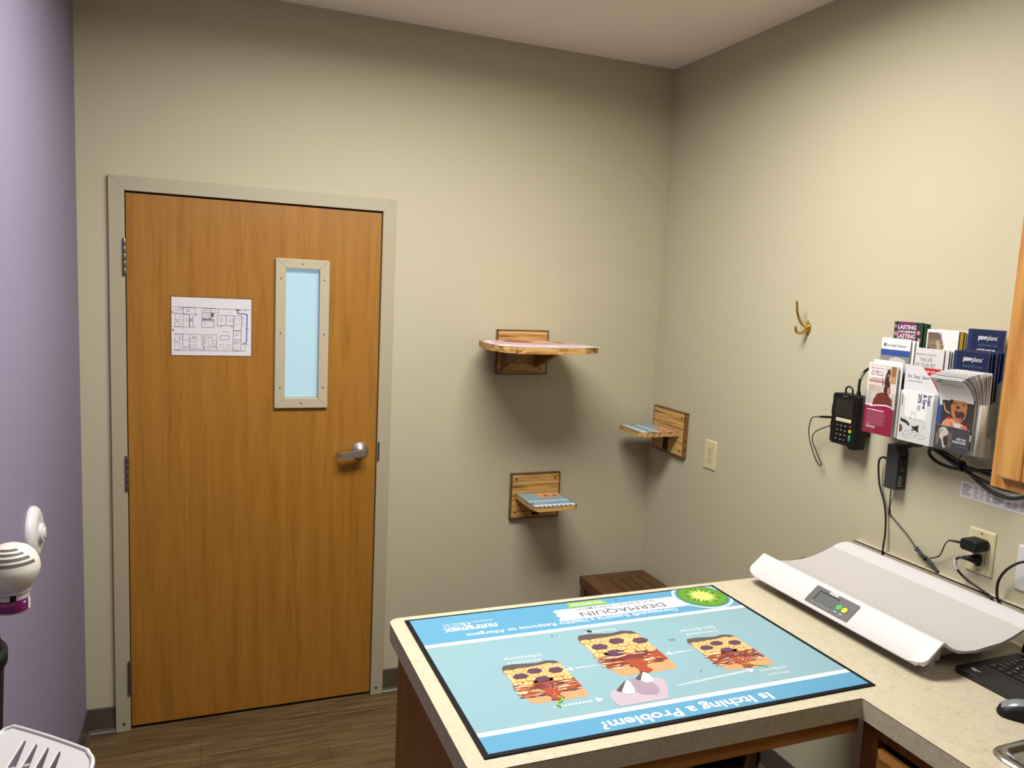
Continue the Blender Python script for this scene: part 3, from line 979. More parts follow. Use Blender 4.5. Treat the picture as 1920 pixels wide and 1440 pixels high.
ln([(1060, 660), (1065, 715)]); ln([(1110, 710), (1180, 665)], 0.0018); ln([(1330, 675), (1405, 700)], 0.0016)
rc(1405, 775, 1575, 968, 0.0014, INK); rc(1440, 820, 1520, 870); rc(1405, 968, 1580, 1198, 0.0014, INK); rc(1440, 1110, 1525, 1190, 0.0008)
ln([(160, 858), (740, 862)]); ln([(815, 865), (1055, 865), (1055, 1195)]); rc(190, 870, 285, 1020); rc(290, 900, 345, 965); rc(195, 1040, 295, 1190)
ln([(490, 865), (490, 1200)]); ln([(360, 985), (470, 990)], 0.0008, INKG); ln([(360, 1125), (485, 1125)]); rc(500, 945, 635, 1015); rc(500, 1075, 640, 1140)
ln([(740, 865), (752, 1050), (815, 1050), (812, 865)]); ln([(775, 870), (780, 1050)]); ln([(752, 1060), (795, 1130), (795, 1190)], 0.0018)
ln([(795, 1125), (1050, 1120)]); ln([(500, 1165), (790, 1165)]); rc(880, 935, 965, 1080); rc(985, 975, 1045, 1115, 0.0008); ln([(860, 915), (980, 915)])
rc(1135, 880, 1325, 965, 0.0016, INKG); ln([(1065, 1155), (1125, 1155), (1125, 1065), (1195, 1065), (1200, 1158), (1290, 1158), (1285, 1070), (1340, 1070), (1345, 1155), (1405, 1158)], 0.0009, INKG)
for (a, b, c_) in ((1290, 400, 'Lobby'), (1165, 808, 'Treatment'), (390, 362, 'Manager'), (410, 392, 'Office'), (160, 370, 'Breakroom'), (180, 585, 'Office'), (380, 548, 'Files'), (820, 475, 'Pharmacy'), (790, 645, 'Lab'), (1130, 575, '1'), (1305, 580, '2'), (1460, 525, '3'), (1470, 875, '4'), (985, 365, 'W'), (545, 920, 'Dental'), (550, 945, 'Suite'), (870, 1172, 'Storage'), (185, 1005, 'Run'), (380, 1165, 'Utility'), (1625, 360, 'Entry')):
    q = fx(a, b)
    m.atext(pl, c_, q[0], q[1], INKG, h=0.0042, k=1)
for q, c_ in (((1430, 1025), 'You are'), ((1440, 1055), 'here')):
    a = fx(*q)
    m.atext(pl, c_, a[0], a[1], INKP, h=0.0048, k=2, bold=0.01)
ln([(1485, 350), (1488, 412), (1690, 425), (1695, 1030), (1600, 1055)], 0.0036, INKP)
ln([(1440, 340), (1540, 340)], 0.0042, INKR); ln([(1650, 730), (1750, 735)], 0.0014, INKP)
m.aell(pl, *fx(148, 778), 0.0030, 0.0036, INKR, 2, 12); m.apoly(pl, [fx(118, 385), fx(140, 385), fx(140, 425), fx(118, 425)], INKR, 2)
m.build('printed_sheet', fp)
lamn = clear_mat('laminate film', (250, 250, 250), 0.2)
MB().prism([Plane((0.1445, ly0 - 0.0003, 1.441), (1, 0, 0), (0, 0, 1)).p(*q) for q in ((0, 0), (PW + 0.011, 0), (PW + 0.011, PH + 0.009), (0, PH + 0.009))], (0, -0.0002, 0), lamn).build('laminate_pouch', fp)
# ------------------------------------------------------------------ poster mat lying on the worktop
mt_ = thing('poster_mat', 'blue skin health poster mat with a black rim lying on the worktop', 'mat', (1.187, -1.608, ZC))
MX0, MX1, MY0, MY1 = 0.7265, 1.648, -1.908, -1.308
MB().box(MX0, MX1, MY0, MY1, ZC + 0.0002, ZC + 0.0032, MATB).build('mat_base', mt_)
m = MB()
pl = Plane((MX1, MY1, ZC + 0.0034), (-1, 0, 0), (0, -1, 0))      # it reads from the far side of the worktop
PX0, PX1, PY0, PY1 = 0.0105, 0.9110, 0.0075, 0.5905
m.arect(pl, PX0, PY0, PX1, PY1, SKYL, 0)
m.arect(pl, PX0, 0.5375, PX1, PY1, SKY, 1); m.arect(pl, PX0, 0.5235, PX1, 0.5375, WHITE, 1)
m.arect(pl, PX0, PY0, PX1, 0.148, SKY, 1); m.arect(pl, PX0, 0.148, PX1, 0.1635, WHITE, 1)
m.atext(pl, 'Is Itching a Problem?', 0.262, 0.5480, WHITE, w=0.408, h=0.037, bold=0.022)
m.atext(pl, 'Dermaquin\u00ae Supports a Healthy Response to Allergens', 0.205, 0.1095, WHITE, w=0.593, h=0.0235, bold=0.008)
# maker's mark
m.atext(pl, 'nutramax', 0.706, 0.0735, WHITE, w=0.138, h=0.0255, bold=0.03)
m.aline(pl, [(0.790, 0.060), (0.770, 0.078)], 0.005, WHITE, 3); m.aline(pl, [(0.770, 0.060), (0.788, 0.076)], 0.005, WHITE, 3)
m.atext(pl, 'LABORATORIES', 0.790, 0.0625, WHITE, w=0.050, h=0.0060)
m.atext(pl, 'VETERINARY SCIENCES, INC.', 0.706, 0.0505, WHITE, w=0.136, h=0.0070)
# product banner
m.apoly(pl, [(0.07, 0.046), (0.53, 0.046), (0.540, 0.055), (0.532, 0.066), (0.541, 0.078), (0.534, 0.092), (0.545, 0.104), (0.538, 0.111), (0.070, 0.111)], WHITE, 2)
m.atext(pl, 'DERMAQUIN', 0.221, 0.0715, mat('banner slate ink', (64, 84, 104), 0.5), w=0.254, h=0.0285, k=4)
m.atext(pl, '\u00ae', 0.478, 0.0725, INKG, h=0.006, k=4)
m.atext(pl, 'SKIN SUPPORT SUPPLEMENT', 0.234, 0.0510, INKG, w=0.240, h=0.0105, bold=0.004, k=4)
m.apoly(pl, [(0.368, 0.0425), (0.378, 0.0125), (0.487, 0.0125), (0.481, 0.028), (0.489, 0.0425)], PGREEN, 4)
m.atext(pl, 'with hardy kiwi', 0.379, 0.0185, WHITE, w=0.096, h=0.0185, k=6, bold=0.012)
def clipell(cx, cy, r, ry, mm, k):
    pts = []
    for i in range(48):
        t = 2 * PI * i / 48
        pts.append((min(max(cx + r * math.cos(t), PX0), PX1), max(cy + ry * math.sin(t), PY0)))
    m.apoly(pl, pts, mm, k)
kx, ky = 0.083, 0.066
clipell(kx, ky, 0.086, 0.084, mat('print ice blue', (206, 232, 240), 0.4), 4)
clipell(kx, ky, 0.078, 0.075, SKY, 5); clipell(kx, ky, 0.072, 0.070, mat('kiwi rim', (84, 130, 50), 0.4), 6); clipell(kx, ky, 0.067, 0.0655, KIWI, 7)
star = []
for i in range(36):
    t = 2 * PI * i / 36
    r_ = (0.053 if i % 4 == 1 else 0.040) if i % 2 else 0.026
    star.append((max(kx + r_ * math.cos(t), PX0 + 0.001), max(ky + r_ * math.sin(t), PY0 + 0.001)))
m.apoly(pl, star, KIWIL, 9)
for i in range(17):
    t = 2 * PI * i / 17 + 0.1
    if kx + 0.046 * math.cos(t) > PX0 + 0.004 and ky + 0.046 * math.sin(t) > PY0 + 0.004:
        m.aell(pl, kx + 0.046 * math.cos(t), ky + 0.046 * math.sin(t), 0.0048, 0.0022, KIWID, 8, 8, t)

def skin_block(x0, x1, y0, y1, seed, bugs):
    """drawing of skin in section: grey flakes, round cells, torn red layer, tan layer"""
    rn = random.Random(seed)
    W, Hh = x1 - x0, y1 - y0
    P = lambda a, b: (x0 + a * W, y0 + b * Hh)
    body = [(0.0, 0.14), (0.05, 0.06), (0.2, 0.02), (0.38, 0.05), (0.55, 0.03), (0.75, 0.0), (0.94, 0.01), (1.0, 0.09), (1.0, 0.30), (0.98, 0.62), (0.96, 0.86), (0.93, 0.95), (0.82, 0.985), (0.62, 0.97), (0.46, 1.0), (0.25, 0.985), (0.06, 1.0), (0.0, 0.90), (0.01, 0.6)]
    m.apoly(pl, [P(a, b) for a, b in body], TAN, 1)
    m.apoly(pl, [P(*q) for q in ((0.0, 0.16), (0.05, 0.06), (0.2, 0.02), (0.38, 0.05), (0.55, 0.03), (0.75, 0.0), (0.94, 0.01), (1.0, 0.09), (1.0, 0.20), (0.8, 0.15), (0.55, 0.19), (0.3, 0.15), (0.1, 0.2))], SCAB, 2)
    # bed of the cells
    m.apoly(pl, [P(*q) for q in ((0.02, 0.17), (0.2, 0.10), (0.40, 0.12), (0.6, 0.13), (0.8, 0.13), (0.92, 0.18), (0.99, 0.26), (0.99, 0.52), (0.01, 0.54))], CELL, 3)
    m.apoly(pl, [P(*q) for q in ((0.0, 0.50), (0.3, 0.45), (0.6, 0.48), (1.0, 0.46), (1.0, 0.80), (0.7, 0.76), (0.4, 0.82), (0.0, 0.78))], RED1, 3)
    pur = [(0.18, 0.30), (0.52, 0.25), (0.80, 0.33), (0.50, 0.47)]
    if W > 0.15:
        pur = [(0.10, 0.31), (0.46, 0.25), (0.80, 0.33), (0.66, 0.50)]
    for a, b in pur:
        w_, h_ = 0.135, 0.062
        m.apoly(pl, [P(a - w_, b), P(a - w_ * 0.55, b - h_), P(a + w_ * 0.5, b - h_), P(a + w_, b), P(a + w_ * 0.6, b + h_), P(a - w_ * 0.5, b + h_)], PLUM, 7.4)
        m.aell(pl, *P(a, b), W * 0.022, Hh * 0.014, SCAB, 7.6, 8)
    for row in range(5):
        for col in range(6):
            a = 0.09 + col * 0.165 + (0.08 if row % 2 else 0) + rn.uniform(-.015, .015)
            b = 0.175 + row * 0.083 + rn.uniform(-.008, .008)
            if a > 0.97 or any(abs(a - p_) < 0.13 and abs(b - q_) < 0.062 for p_, q_ in pur):
                continue
            q = P(a, b)
            kk = 3.4 + (row * 6 + col) * 0.12
            m.aell(pl, q[0], q[1], W * 0.090, Hh * 0.050, CELLO, kk, 14)
            m.aell(pl, q[0], q[1] + Hh * 0.003, W * 0.078, Hh * 0.041, CELL, kk + 0.05, 14)
            m.aell(pl, q[0], q[1], W * 0.022, Hh * 0.012, CELLN, kk + 0.10, 8)
    for i in range(76):
        a, b = rn.uniform(-0.02, 0.98), rn.uniform(0.50, 0.84)
        L, t = rn.uniform(0.08, 0.34), rn.uniform(0.006, 0.02)
        c = rn.choice([RED2, RED1, CREAM, CREAM, TAN, RED2, PLUM, CELL])
        if a + L > 1.06:
            L = 1.06 - a
        sl = rn.uniform(-0.02, 0.02)
        m.apoly(pl, [P(a, b), P(a + L * 0.4, b - t + sl * 0.4), P(a + L, b + sl), P(a + L * 0.5, b + t + sl * 0.5)], c, 3.6 + i * 0.055)
    m.apoly(pl, [P(*q) for q in ((0.30, 0.62), (0.5, 0.56), (0.68, 0.64), (0.60, 0.72), (0.66, 0.80), (0.58, 0.88), (0.62, 0.955), (0.50, 0.985), (0.40, 0.95), (0.44, 0.86), (0.34, 0.78), (0.40, 0.72))], RED1, 7.8)
    m.apoly(pl, [P(*q) for q in ((0.22, 0.63), (0.45, 0.59), (0.72, 0.62), (0.86, 0.66), (0.6, 0.67), (0.4, 0.69))], RED2, 8.2)
    if bugs:
        for i in range(22):
            a, b = 0.44 + rn.uniform(-0.09, 0.09), rn.uniform(0.60, 0.86)
            m.aell(pl, *P(a, b), 0.0013, 0.0013, CREAM, 9, 6)
skin_block(0.638, 0.777, 0.289, 0.462, 3, True)
skin_block(0.386, 0.547, 0.197, 0.412, 5, False)
skin_block(0.155, 0.293, 0.287, 0.457, 9, True)
GW = mat('print bacteria green', (140, 196, 70), 0.4)
m.aline(pl, [(0.708, 0.446), (0.700, 0.452), (0.704, 0.462), (0.716, 0.468), (0.722, 0.478), (0.716, 0.484)], 0.0045, GW, 10)
m.aline(pl, [(0.235, 0.437), (0.218, 0.441), (0.203, 0.451), (0.192, 0.455), (0.183, 0.463)], 0.003, GW, 10)
def arrow(a, b, tail, head=0.017, w=0.0075):
    """row of dashes that ends in a solid head"""
    ax, ay = a; bx, by = b
    L = math.hypot(bx - ax, by - ay); dx, dy = (bx - ax) / L, (by - ay) / L
    n = int((L - head) / 0.0082)
    for i in range(n):
        t = i * 0.0082
        wv = w * (0.45 + 0.55 * min(1.0, i / 5.0))
        px, py = ax + dx * t, ay + dy * t
        m.apoly(pl, [(px - dy * wv / 2, py + dx * wv / 2), (px + dy * wv / 2, py - dx * wv / 2), (px + dx * 0.0048 + dy * wv / 2, py + dy * 0.0048 - dx * wv / 2), (px + dx * 0.0048 - dy * wv / 2, py + dy * 0.0048 + dx * wv / 2)], WHITE, 2)
    m.apoly(pl, [(bx, by), (bx - dx * head - dy * 0.0095, by - dy * head + dx * 0.0095), (bx - dx * head + dy * 0.0095, by - dy * head - dx * 0.0095)], WHITE, 2)
arrow((0.305, 0.343), (0.381, 0.342), 4)
arrow((0.561, 0.346), (0.640, 0.345), 4)
arrow((0.732, 0.481), (0.617, 0.480), 6)
arrow((0.436, 0.477), (0.222, 0.464), 8)
# paw with two claws
m.apoly(pl, [(0.600, 0.517), (0.602, 0.490), (0.598, 0.470), (0.588, 0.458), (0.572, 0.452), (0.556, 0.456), (0.548, 0.452), (0.545, 0.436), (0.532, 0.424), (0.510, 0.424), (0.490, 0.432), (0.458, 0.434), (0.450, 0.445), (0.456, 0.470), (0.474, 0.500), (0.484, 0.517)], PAWC, 2)
m.apoly(pl, [(0.548, 0.452), (0.545, 0.436), (0.532, 0.424), (0.510, 0.424), (0.492, 0.434), (0.480, 0.455), (0.482, 0.480), (0.498, 0.498), (0.53, 0.488)], PAWD, 3)
for (cx_, cy_, tx, ty) in ((0.552, 0.470, 0.532, 0.424), (0.487, 0.438, 0.476, 0.400)):
    m.apoly(pl, [(cx_ + 0.016, cy_ - 0.002), (cx_ + 0.010, cy_ + 0.010), (cx_ - 0.008, cy_ + 0.010), (cx_ - 0.016, cy_ - 0.002), (tx - 0.004, ty + 0.012), (tx, ty)], WHITE, 5)
    m.apoly(pl, [(cx_ + 0.016, cy_ - 0.002), (tx, ty), (tx + 0.010, ty + 0.006), (cx_ + 0.024, cy_ - 0.012)], SCAB, 4)
for s_, x_, y_, w_ in (('Secondary', 0.6735, 0.2765, 0.083), ('Infections', 0.664, 0.2580, 0.092), ('Scratching', 0.430, 0.1800, 0.082), ('Disrupted', 0.180, 0.2590, 0.090), ('Skin Barrier', 0.173, 0.2390, 0.104), ('Allergens', 0.149, 0.4890, 0.062), ('and Bacteria', 0.138, 0.4700, 0.077)):
    m.atext(pl, s_, x_, y_, WHITE, w=w_, h=0.0150 if w_ > 0.08 else 0.0118, bold=0.0)
# scuffs and dark specks
for (a, b, c, d, rr_) in ((0.502, 0.1845, 0.0055, 0.0045, 0.2), (0.497, 0.188, 0.003, 0.003, 0.9), (0.510, 0.180, 0.002, 0.0016, 0.0), (0.323, 0.2845, 0.0010, 0.0062, 0.9), (0.329, 0.282, 0.0010, 0.0052, 0.7), (0.317, 0.281, 0.0012, 0.003, 0.9), (0.601, 0.184, 0.002, 0.002, 0), (0.590, 0.186, 0.0012, 0.0012, 0), (0.337, 0.026, 0.002, 0.002, 0), (0.80, 0.29, 0.0012, 0.001, 0), (0.20, 0.36, 0.0013, 0.002, 0.3), (0.35, 0.44, 0.002, 0.0015, 0)):
    m.aell(pl, a, b, c, d, INK, 11, 9, rr_)
m.build('printed_sheet', mt_)

# ------------------------------------------------------------------ baby-type scale
sc = thing('pet_scale', 'white digital pet scale with a curved tray beside the poster mat', 'scale', (1.93, -1.61, ZC))
Y0, Y1 = -1.303, -1.921
prof = [(1.772, 0.9365), (1.768, 0.9400), (1.769, 0.9440), (1.8245, 0.9900), (1.828, 0.9920), (1.832, 0.9925), (1.837, 0.9900), (1.846, 0.9830), (1.858, 0.9760), (1.875, 0.9690), (1.900, 0.9635), (1.935, 0.9610), (1.980, 0.9630), (2.020, 0.9690), (2.060, 0.9800), (2.095, 0.9930), (2.122, 1.0060), (2.136, 1.0125), (2.141, 1.0120), (2.141, 1.0080)]
und = [(2.136, 1.0050), (2.110, 0.9930), (2.060, 0.9730), (2.000, 0.9580), (1.935, 0.9540), (1.880, 0.9600), (1.852, 0.9720), (1.834, 0.9830), (1.828, 0.9850), (1.820, 0.9800), (1.778, 0.9400)]
m = MB()
TS = [0, .002, .006, .012, .020, .030, .040, .055]
LEN = Y0 - Y1
TS = [q / LEN for q in TS] + [0.055 / LEN + (1 - 0.11 / LEN) * i / 14 for i in range(1, 14)] + [1 - q / LEN for q in TS[::-1]]
NY = len(TS) - 1
full = prof + und
def sy(t):
    return Y0 + (Y1 - Y0) * t
rows = []
for i in range(NY + 1):
    t = TS[i]
    d = min(t, 1 - t) * (Y0 - Y1)
    row = []
    r = 0.045
    k = r - math.sqrt(max(r * r - (r - d) ** 2, 0)) if d < r else 0.0
    xhi, xlo = 2.141 - k * 0.9, 1.768 + k * 0.42
    def along(pr, x):
        for (xa, za), (xb, zb_) in zip(pr, pr[1:]):
            if min(xa, xb) <= x <= max(xa, xb) and abs(xa - xb) > 1e-9:
                return za + (zb_ - za) * (x - xa) / (xb - xa)
        return None
    y = sy(t)
    for n_, (x, z) in enumerate(full):
        pr = prof[1:18] if n_ < len(prof) else und[::-1]
        if k > 0 and (x > xhi or x < xlo):
            x2 = xhi if x > xhi else xlo
            z2 = along(pr, x2)
            if z2 is None:
                z2 = along(prof[1:18], x2)
                z2 = (z2 if z2 is not None else z) - 0.004
            x, z = x2, z2
        row.append(m.bm.verts.new((x, y, z)))
    rows.append(row)
N = len(full)
ia, ib = 8, 15
for i in range(NY):
    for j in range(N):
        q = (j + 1) % N
        f = m.bm.faces.new((rows[i][j], rows[i][q], rows[i + 1][q], rows[i + 1][j]))
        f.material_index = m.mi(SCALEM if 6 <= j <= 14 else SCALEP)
for row in (rows[0], rows[-1]):
    f = m.bm.faces.new(row); f.material_index = m.mi(SCALEP)
    bmesh.ops.triangulate(m.bm, faces=[f])
tray = m.build('tray', sc, smooth=38)
m = MB()
m.prism([(1.842, -1.34, ZC + 0.012)] + [(1.842, -1.865, ZC + 0.012), (1.852, -1.877, ZC + 0.012), (1.880, -1.877, ZC + 0.012), (1.90, -1.86, ZC + 0.012), (2.05, -1.86, ZC + 0.012), (2.06, -1.85, ZC + 0.012), (2.06, -1.34, ZC + 0.012)], (0, 0, 0.030), WHITEP)
m.build('base', sc, bevel=0.003)
for x, y in ((1.862, -1.857), (1.862, -1.36), (2.035, -1.845), (2.035, -1.36)):
    MB().lathe([(0.018, 0), (0.0185, 0.010), (0.0165, 0.0125)], (x, y, ZC + 0.0002), (0, 0, 1), WHITEP, 24).build('foot', sc, smooth=40)
# control panel on the front slope
A, B_ = Vector((1.769, 0, 0.9440)), Vector((1.8245, 0, 0.9900))
sd = (B_ - A).normalized()
nn = Vector((-sd.z, 0, sd.x))
pl = Plane(Vector((1.769, 0, 0.9440)) + nn * 0.0006, (0, -1, 0), sd)
m = MB()
py = 1.541
q = rrect(py, 0.0065, py + 0.150, 0.0640, 0.004, 3)
m.prism([pl.p(a, b) for a, b in q], nn * 0.0012, GREYD)
p2 = Plane(pl.o + nn * 0.0013, pl.u, pl.v)
m.arect(p2, py + 0.020, 0.021, py + 0.090, 0.0535, mat('display recess', (22, 22, 22), 0.4), 1)
m.arect(p2, py + 0.0235, 0.021, py + 0.090, 0.0500, LCD, 2)
m.arect(p2, py + 0.050, 0.0565, py + 0.078, 0.0625, WHITE, 1)
m.atext(p2, 'TREE', py + 0.057, 0.0578, GREYD, h=0.0035, k=2) if False else None
m.arect(p2, py + 0.054, 0.0585, py + 0.073, 0.0605, GREY, 2)
for i in range(9):
    a = py + 0.018 + i * 0.0075
    m.arect(p2, a, 0.0125, a + 0.0055, 0.0145, GREY, 1)
for a in (py + 0.101, py + 0.119):
    m.arect(p2, a - 0.003, 0.0165, a + 0.005, 0.0185, WHITE, 1)
m.arect(p2, py + 0.112, 0.009, py + 0.119, 0.0105, GREY, 1)
cp = m.build('control_panel', sc)
for a, mm in ((py + 0.103, GREENB), (py + 0.122, YELB)):
    o = MB().lathe([(0.0084, 0), (0.0084, 0.0008), (0.0078, 0.0014), (0, 0.0016)], p2.p(a, 0.0325, 1), nn, mm, 24).build('button', cp, smooth=40)
    o['label'] = 'round green button' if mm is GREENB else 'round yellow button'

# ------------------------------------------------------------------ laptop
lt = thing('laptop', 'black laptop standing open on the worktop, its corner tucked under the scale', 'laptop', (1.99, -2.07, ZC))
LX0, LX1, LY0, LY1 = 1.884, 2.100, -2.158, -1.912
m = MB()
m.hull8([(LX0 + 0.004, LY0 + 0.004, ZC + 0.002), (LX1, LY0 + 0.004, ZC + 0.002), (LX1, LY1 - 0.004, ZC + 0.002), (LX0 + 0.004, LY1 - 0.004, ZC + 0.002),
         (LX0, LY0, ZC + 0.017), (LX1, LY0, ZC + 0.019), (LX1, LY1, ZC + 0.019), (LX0, LY1, ZC + 0.017)], mat('laptop black', (27, 26, 26), 0.42))
base = m.build('base', lt, bevel=0.0015)
tz = lambda x: ZC + 0.017 + (x - LX0) / (LX1 - LX0) * 0.002
kp = Plane((LX0, LY1, ZC + 0.01735), (0, -1, 0), (1, 0, 0.00926))
m = MB()
SLOT = mat('laptop seam', (6, 6, 6), 0.5)
w_ = LY1 - LY0
m.aline(kp, [(0.056, 0.006), (0.056, 0.064), (0.168, 0.064), (0.168, 0.006)], 0.0011, SLOT, 1)
m.build('touchpad_outline', base)
m = MB()
# maker's badge: four slanted strokes
for (a, b, L_) in ((0.020, 0.0300, 0.011), (0.0225, 0.0245, 0.020), (0.0255, 0.0245, 0.020), (0.031, 0.021, 0.007)):
    m.aline(kp, [(a, b), (a + L_ * 0.95, b + L_ * 0.30)], 0.0013, WHITE, 1)
m.build('maker_badge', base)
deck = MB()
deck.arect(kp, 0.020, 0.078, w_ - 0.020, 0.198, mat('keyboard well', (10, 10, 11), 0.5), 1)
kb = deck.build('keyboard', base)
KEY = mat('key black', (17, 17, 19), 0.4)
m = MB()
rk = random.Random(4)
for r in range(6):
    yk = 0.0805 + r * 0.0195
    x = 0.0225
    widths = {0: [16, 16, 16, 92, 16, 16, 16, 16, 16, 16, 16], 1: [34] + [16] * 10 + [34], 2: [26] + [16] * 11 + [26], 3: [22] + [16] * 12 + [16], 4: [16] * 13 + [24], 5: [16] * 15}[r]
    for w in widths:
        ww = w / 1000.0
        if x + ww > w_ - 0.021:
            ww = w_ - 0.021 - x
        if ww < 0.006:
            break
        c = kp.p(x + ww / 2, yk + 0.008, 1) + kp.n * 0.0008
        m.obox(c, kp.u * (ww / 2), kp.v * (0.0155 / 2 if r < 5 else 0.006), kp.n * 0.0007, KEY)
        f = Plane(c + kp.n * 0.0007, kp.u, kp.v)
        if ww < 0.03:
            m.arect(f, -0.0022, 0.000, 0.0022, 0.0034, INKG if rk.random() < 0.55 else WHITE, 1)
            if rk.random() < 0.35:
                m.arect(f, -ww / 2 + 0.002, -0.004, -ww / 2 + 0.007, -0.0028, INKG, 1)
        else:
            m.arect(f, -0.008, -0.001, 0.008, 0.0005, INKG, 1)
        x += ww + 0.0032
m.build('keys', kb)
for y in (LY0 + 0.06, LY1 - 0.06):
    MB().lathe([(0.005, 0), (0.005, 0.03)], (LX1 + 0.003, y - 0.015, ZC + 0.0185), (0, 1, 0), BLACK, 12).build('hinge', lt, smooth=40)
# screen leaning back towards the wall
sv = Vector((0.33, 0, 1)).normalized()
so = Vector((LX1 + 0.006, LY1 - 0.001, ZC + 0.020))
sl_ = Plane(so, (0, -1, 0), sv)
m = MB()
m.prism([sl_.p(a, b) for a, b in rrect(0, 0, w_ - 0.002, 0.205, 0.006, 3)], -sl_.n * 0.0065, BLACK)
scn = m.build('screen', lt)
m = MB()
m.arect(sl_, 0.010, 0.014, w_ - 0.012, 0.195, mat('dark screen glass', (6, 7, 9), 0.08), 2)
m.build('display', scn)

# ------------------------------------------------------------------ mouse
mo = thing('computer_mouse', 'grey and black computer mouse lying beside the sink', 'computer mouse', (1.862, -2.115, ZC))
m = MB()
ang = R(-48)                            # long axis; its nose points to the sink end
ca, sa = math.cos(ang), math.sin(ang)
def mouse_pt(u, v, z):
    return Vector((1.850 + u * ca - v * sa, -2.108 + u * sa + v * ca, ZC + z))
NU, NV = 18, 14
def shell(s, top):
    """s 0..1 along, half width and height"""
    e = math.sqrt(max(0.0, 1 - (2 * s - 1) ** 2))
    wdt = 0.029 * (e ** 0.55) * (1 - 0.12 * math.sin(PI * s))
    hgt = (0.036 * math.sin(PI * min(1, s * 0.62 + 0.22)) ** 1.0) * (e ** 0.5)
    return wdt, hgt
rows = []
for i in range(NU + 1):
    s = 0.002 + 0.996 * i / NU
    wdt, hgt = shell(s, True)
    row = []
    for j in range(NV + 1):
        a = PI * j / NV
        v = wdt * math.cos(a) * (1 + 0.05 * math.sin(a))
        z = 0.002 + hgt * math.sin(a) ** 0.8
        row.append(m.bm.verts.new(mouse_pt(-0.052 + 0.104 * s, v, z)))
    rows.append(row)
for i in range(NU):
    for j in range(NV):
        f = m.bm.faces.new((rows[i][j], rows[i + 1][j], rows[i + 1][j + 1], rows[i][j + 1]))
        f.material_index = m.mi(BLACK)
    f = m.bm.faces.new((rows[i][0], rows[i][NV], rows[i + 1][NV], rows[i + 1][0])); f.material_index = m.mi(BLACK)
m.build('body', mo, smooth=60)
m = MB()
rows = []
for i in range(1, NU):
    s = 0.002 + 0.996 * i / NU
    wdt, hgt = shell(s, True)
    row = []
    for j in range(4, NV - 3):
        a = PI * j / NV
        v = wdt * 1.0 * math.cos(a) * (1 + 0.05 * math.sin(a))
        z = 0.002 + hgt * math.sin(a) ** 0.8 + 0.0010
        row.append(m.bm.verts.new(mouse_pt(-0.052 + 0.104 * s, v, z)))
    rows.append(row)
for A, B2 in zip(rows, rows[1:]):
    for j in range(len(A) - 1):
        f = m.bm.faces.new((A[j], B2[j], B2[j + 1], A[j + 1])); f.material_index = m.mi(MOUSEG)
m.build('top_shell', mo, smooth=60)
m = MB()
wdt, hgt = shell(0.80, True)
c = mouse_pt(-0.052 + 0.104 * 0.80, 0, hgt - 0.001)
m.lathe([(0.0, -0.004), (0.0075, -0.003), (0.0085, 0), (0.0075, 0.003), (0.0, 0.004)], c, (-sa, ca, 0), BLACK, 20)
m.obox(c + Vector((0, 0, 0.0023)), Vector((ca, sa, -0.25)) * 0.012, Vector((-sa, ca, 0)) * 0.0048, Vector((0, 0, 0.0006)), BLACK)
m.build('scroll_wheel', mo, smooth=40)
# ------------------------------------------------------------------ outlets on the counter wall
def outlet_plate(root, pl, w, h, mm, style):
    """wall plate with softened rim, its lower corner at pl.o"""
    m = MB()
    def lp(i, d):
        return [pl.p(a, b) + pl.n * d for a, b in rrect(i, i, w - i, h - i, 0.003, 3)]
    L = [lp(0, 0.0004), lp(0.0006, 0.0030), lp(0.0045, 0.0056)]
    V = [[m.bm.verts.new(p) for p in l] for l in L]
    for A_, B2 in zip(V, V[1:]):
        for i in range(len(A_)):
            j = (i + 1) % len(A_)
            m.bm.faces.new((A_[i], A_[j], B2[j], B2[i])).material_index = m.mi(mm)
    m.bm.faces.new(V[-1]).material_index = m.mi(mm)
    m.bm.faces.new(V[0][::-1]).material_index = m.mi(mm)
    o = m.build('wall_plate', root, smooth=25)
    return o, Plane(pl.o + pl.n * 0.0057, pl.u, pl.v)
def receptacle(root, f, cx, cy, mm):
    m = MB()
    q = [(cx + 0.0165 * math.cos(t), cy + max(-0.0130, min(0.0130, 0.0165 * math.sin(t)))) for t in [2 * PI * i / 28 for i in range(28)]]
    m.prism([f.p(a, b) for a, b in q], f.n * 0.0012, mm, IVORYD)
    g = Plane(f.o + f.n * 0.0013, f.u, f.v)
    m.arect(g, cx - 0.0075, cy - 0.001, cx - 0.0053, cy + 0.0075, INK, 1)
    m.arect(g, cx + 0.0050, cy - 0.0005, cx + 0.0072, cy + 0.0065, INK, 1)
    m.aell(g, cx, cy - 0.0068, 0.0026, 0.0028, INK, 1, 10)
    m.build('receptacle', root)
pl = Plane((XR, -0.436, 1.040), (0, -1, 0), (0, 0, 1))
t = thing('wall_outlet', 'ivory duplex wall outlet below the brass hook, nothing plugged in', 'outlet', (XR, -0.477, 1.04))
o, f = outlet_plate(t, pl, 0.082, 0.1225, IVORY, 0)
receptacle(t, f, 0.041, 0.081, IVORY); receptacle(t, f, 0.041, 0.0415, IVORY)
MB().lathe([(0.003, 0), (0.002, 0.001), (0, 0.001)], f.p(0.041, 0.0612, 1), f.n, HINGE, 10).build('screw', o)

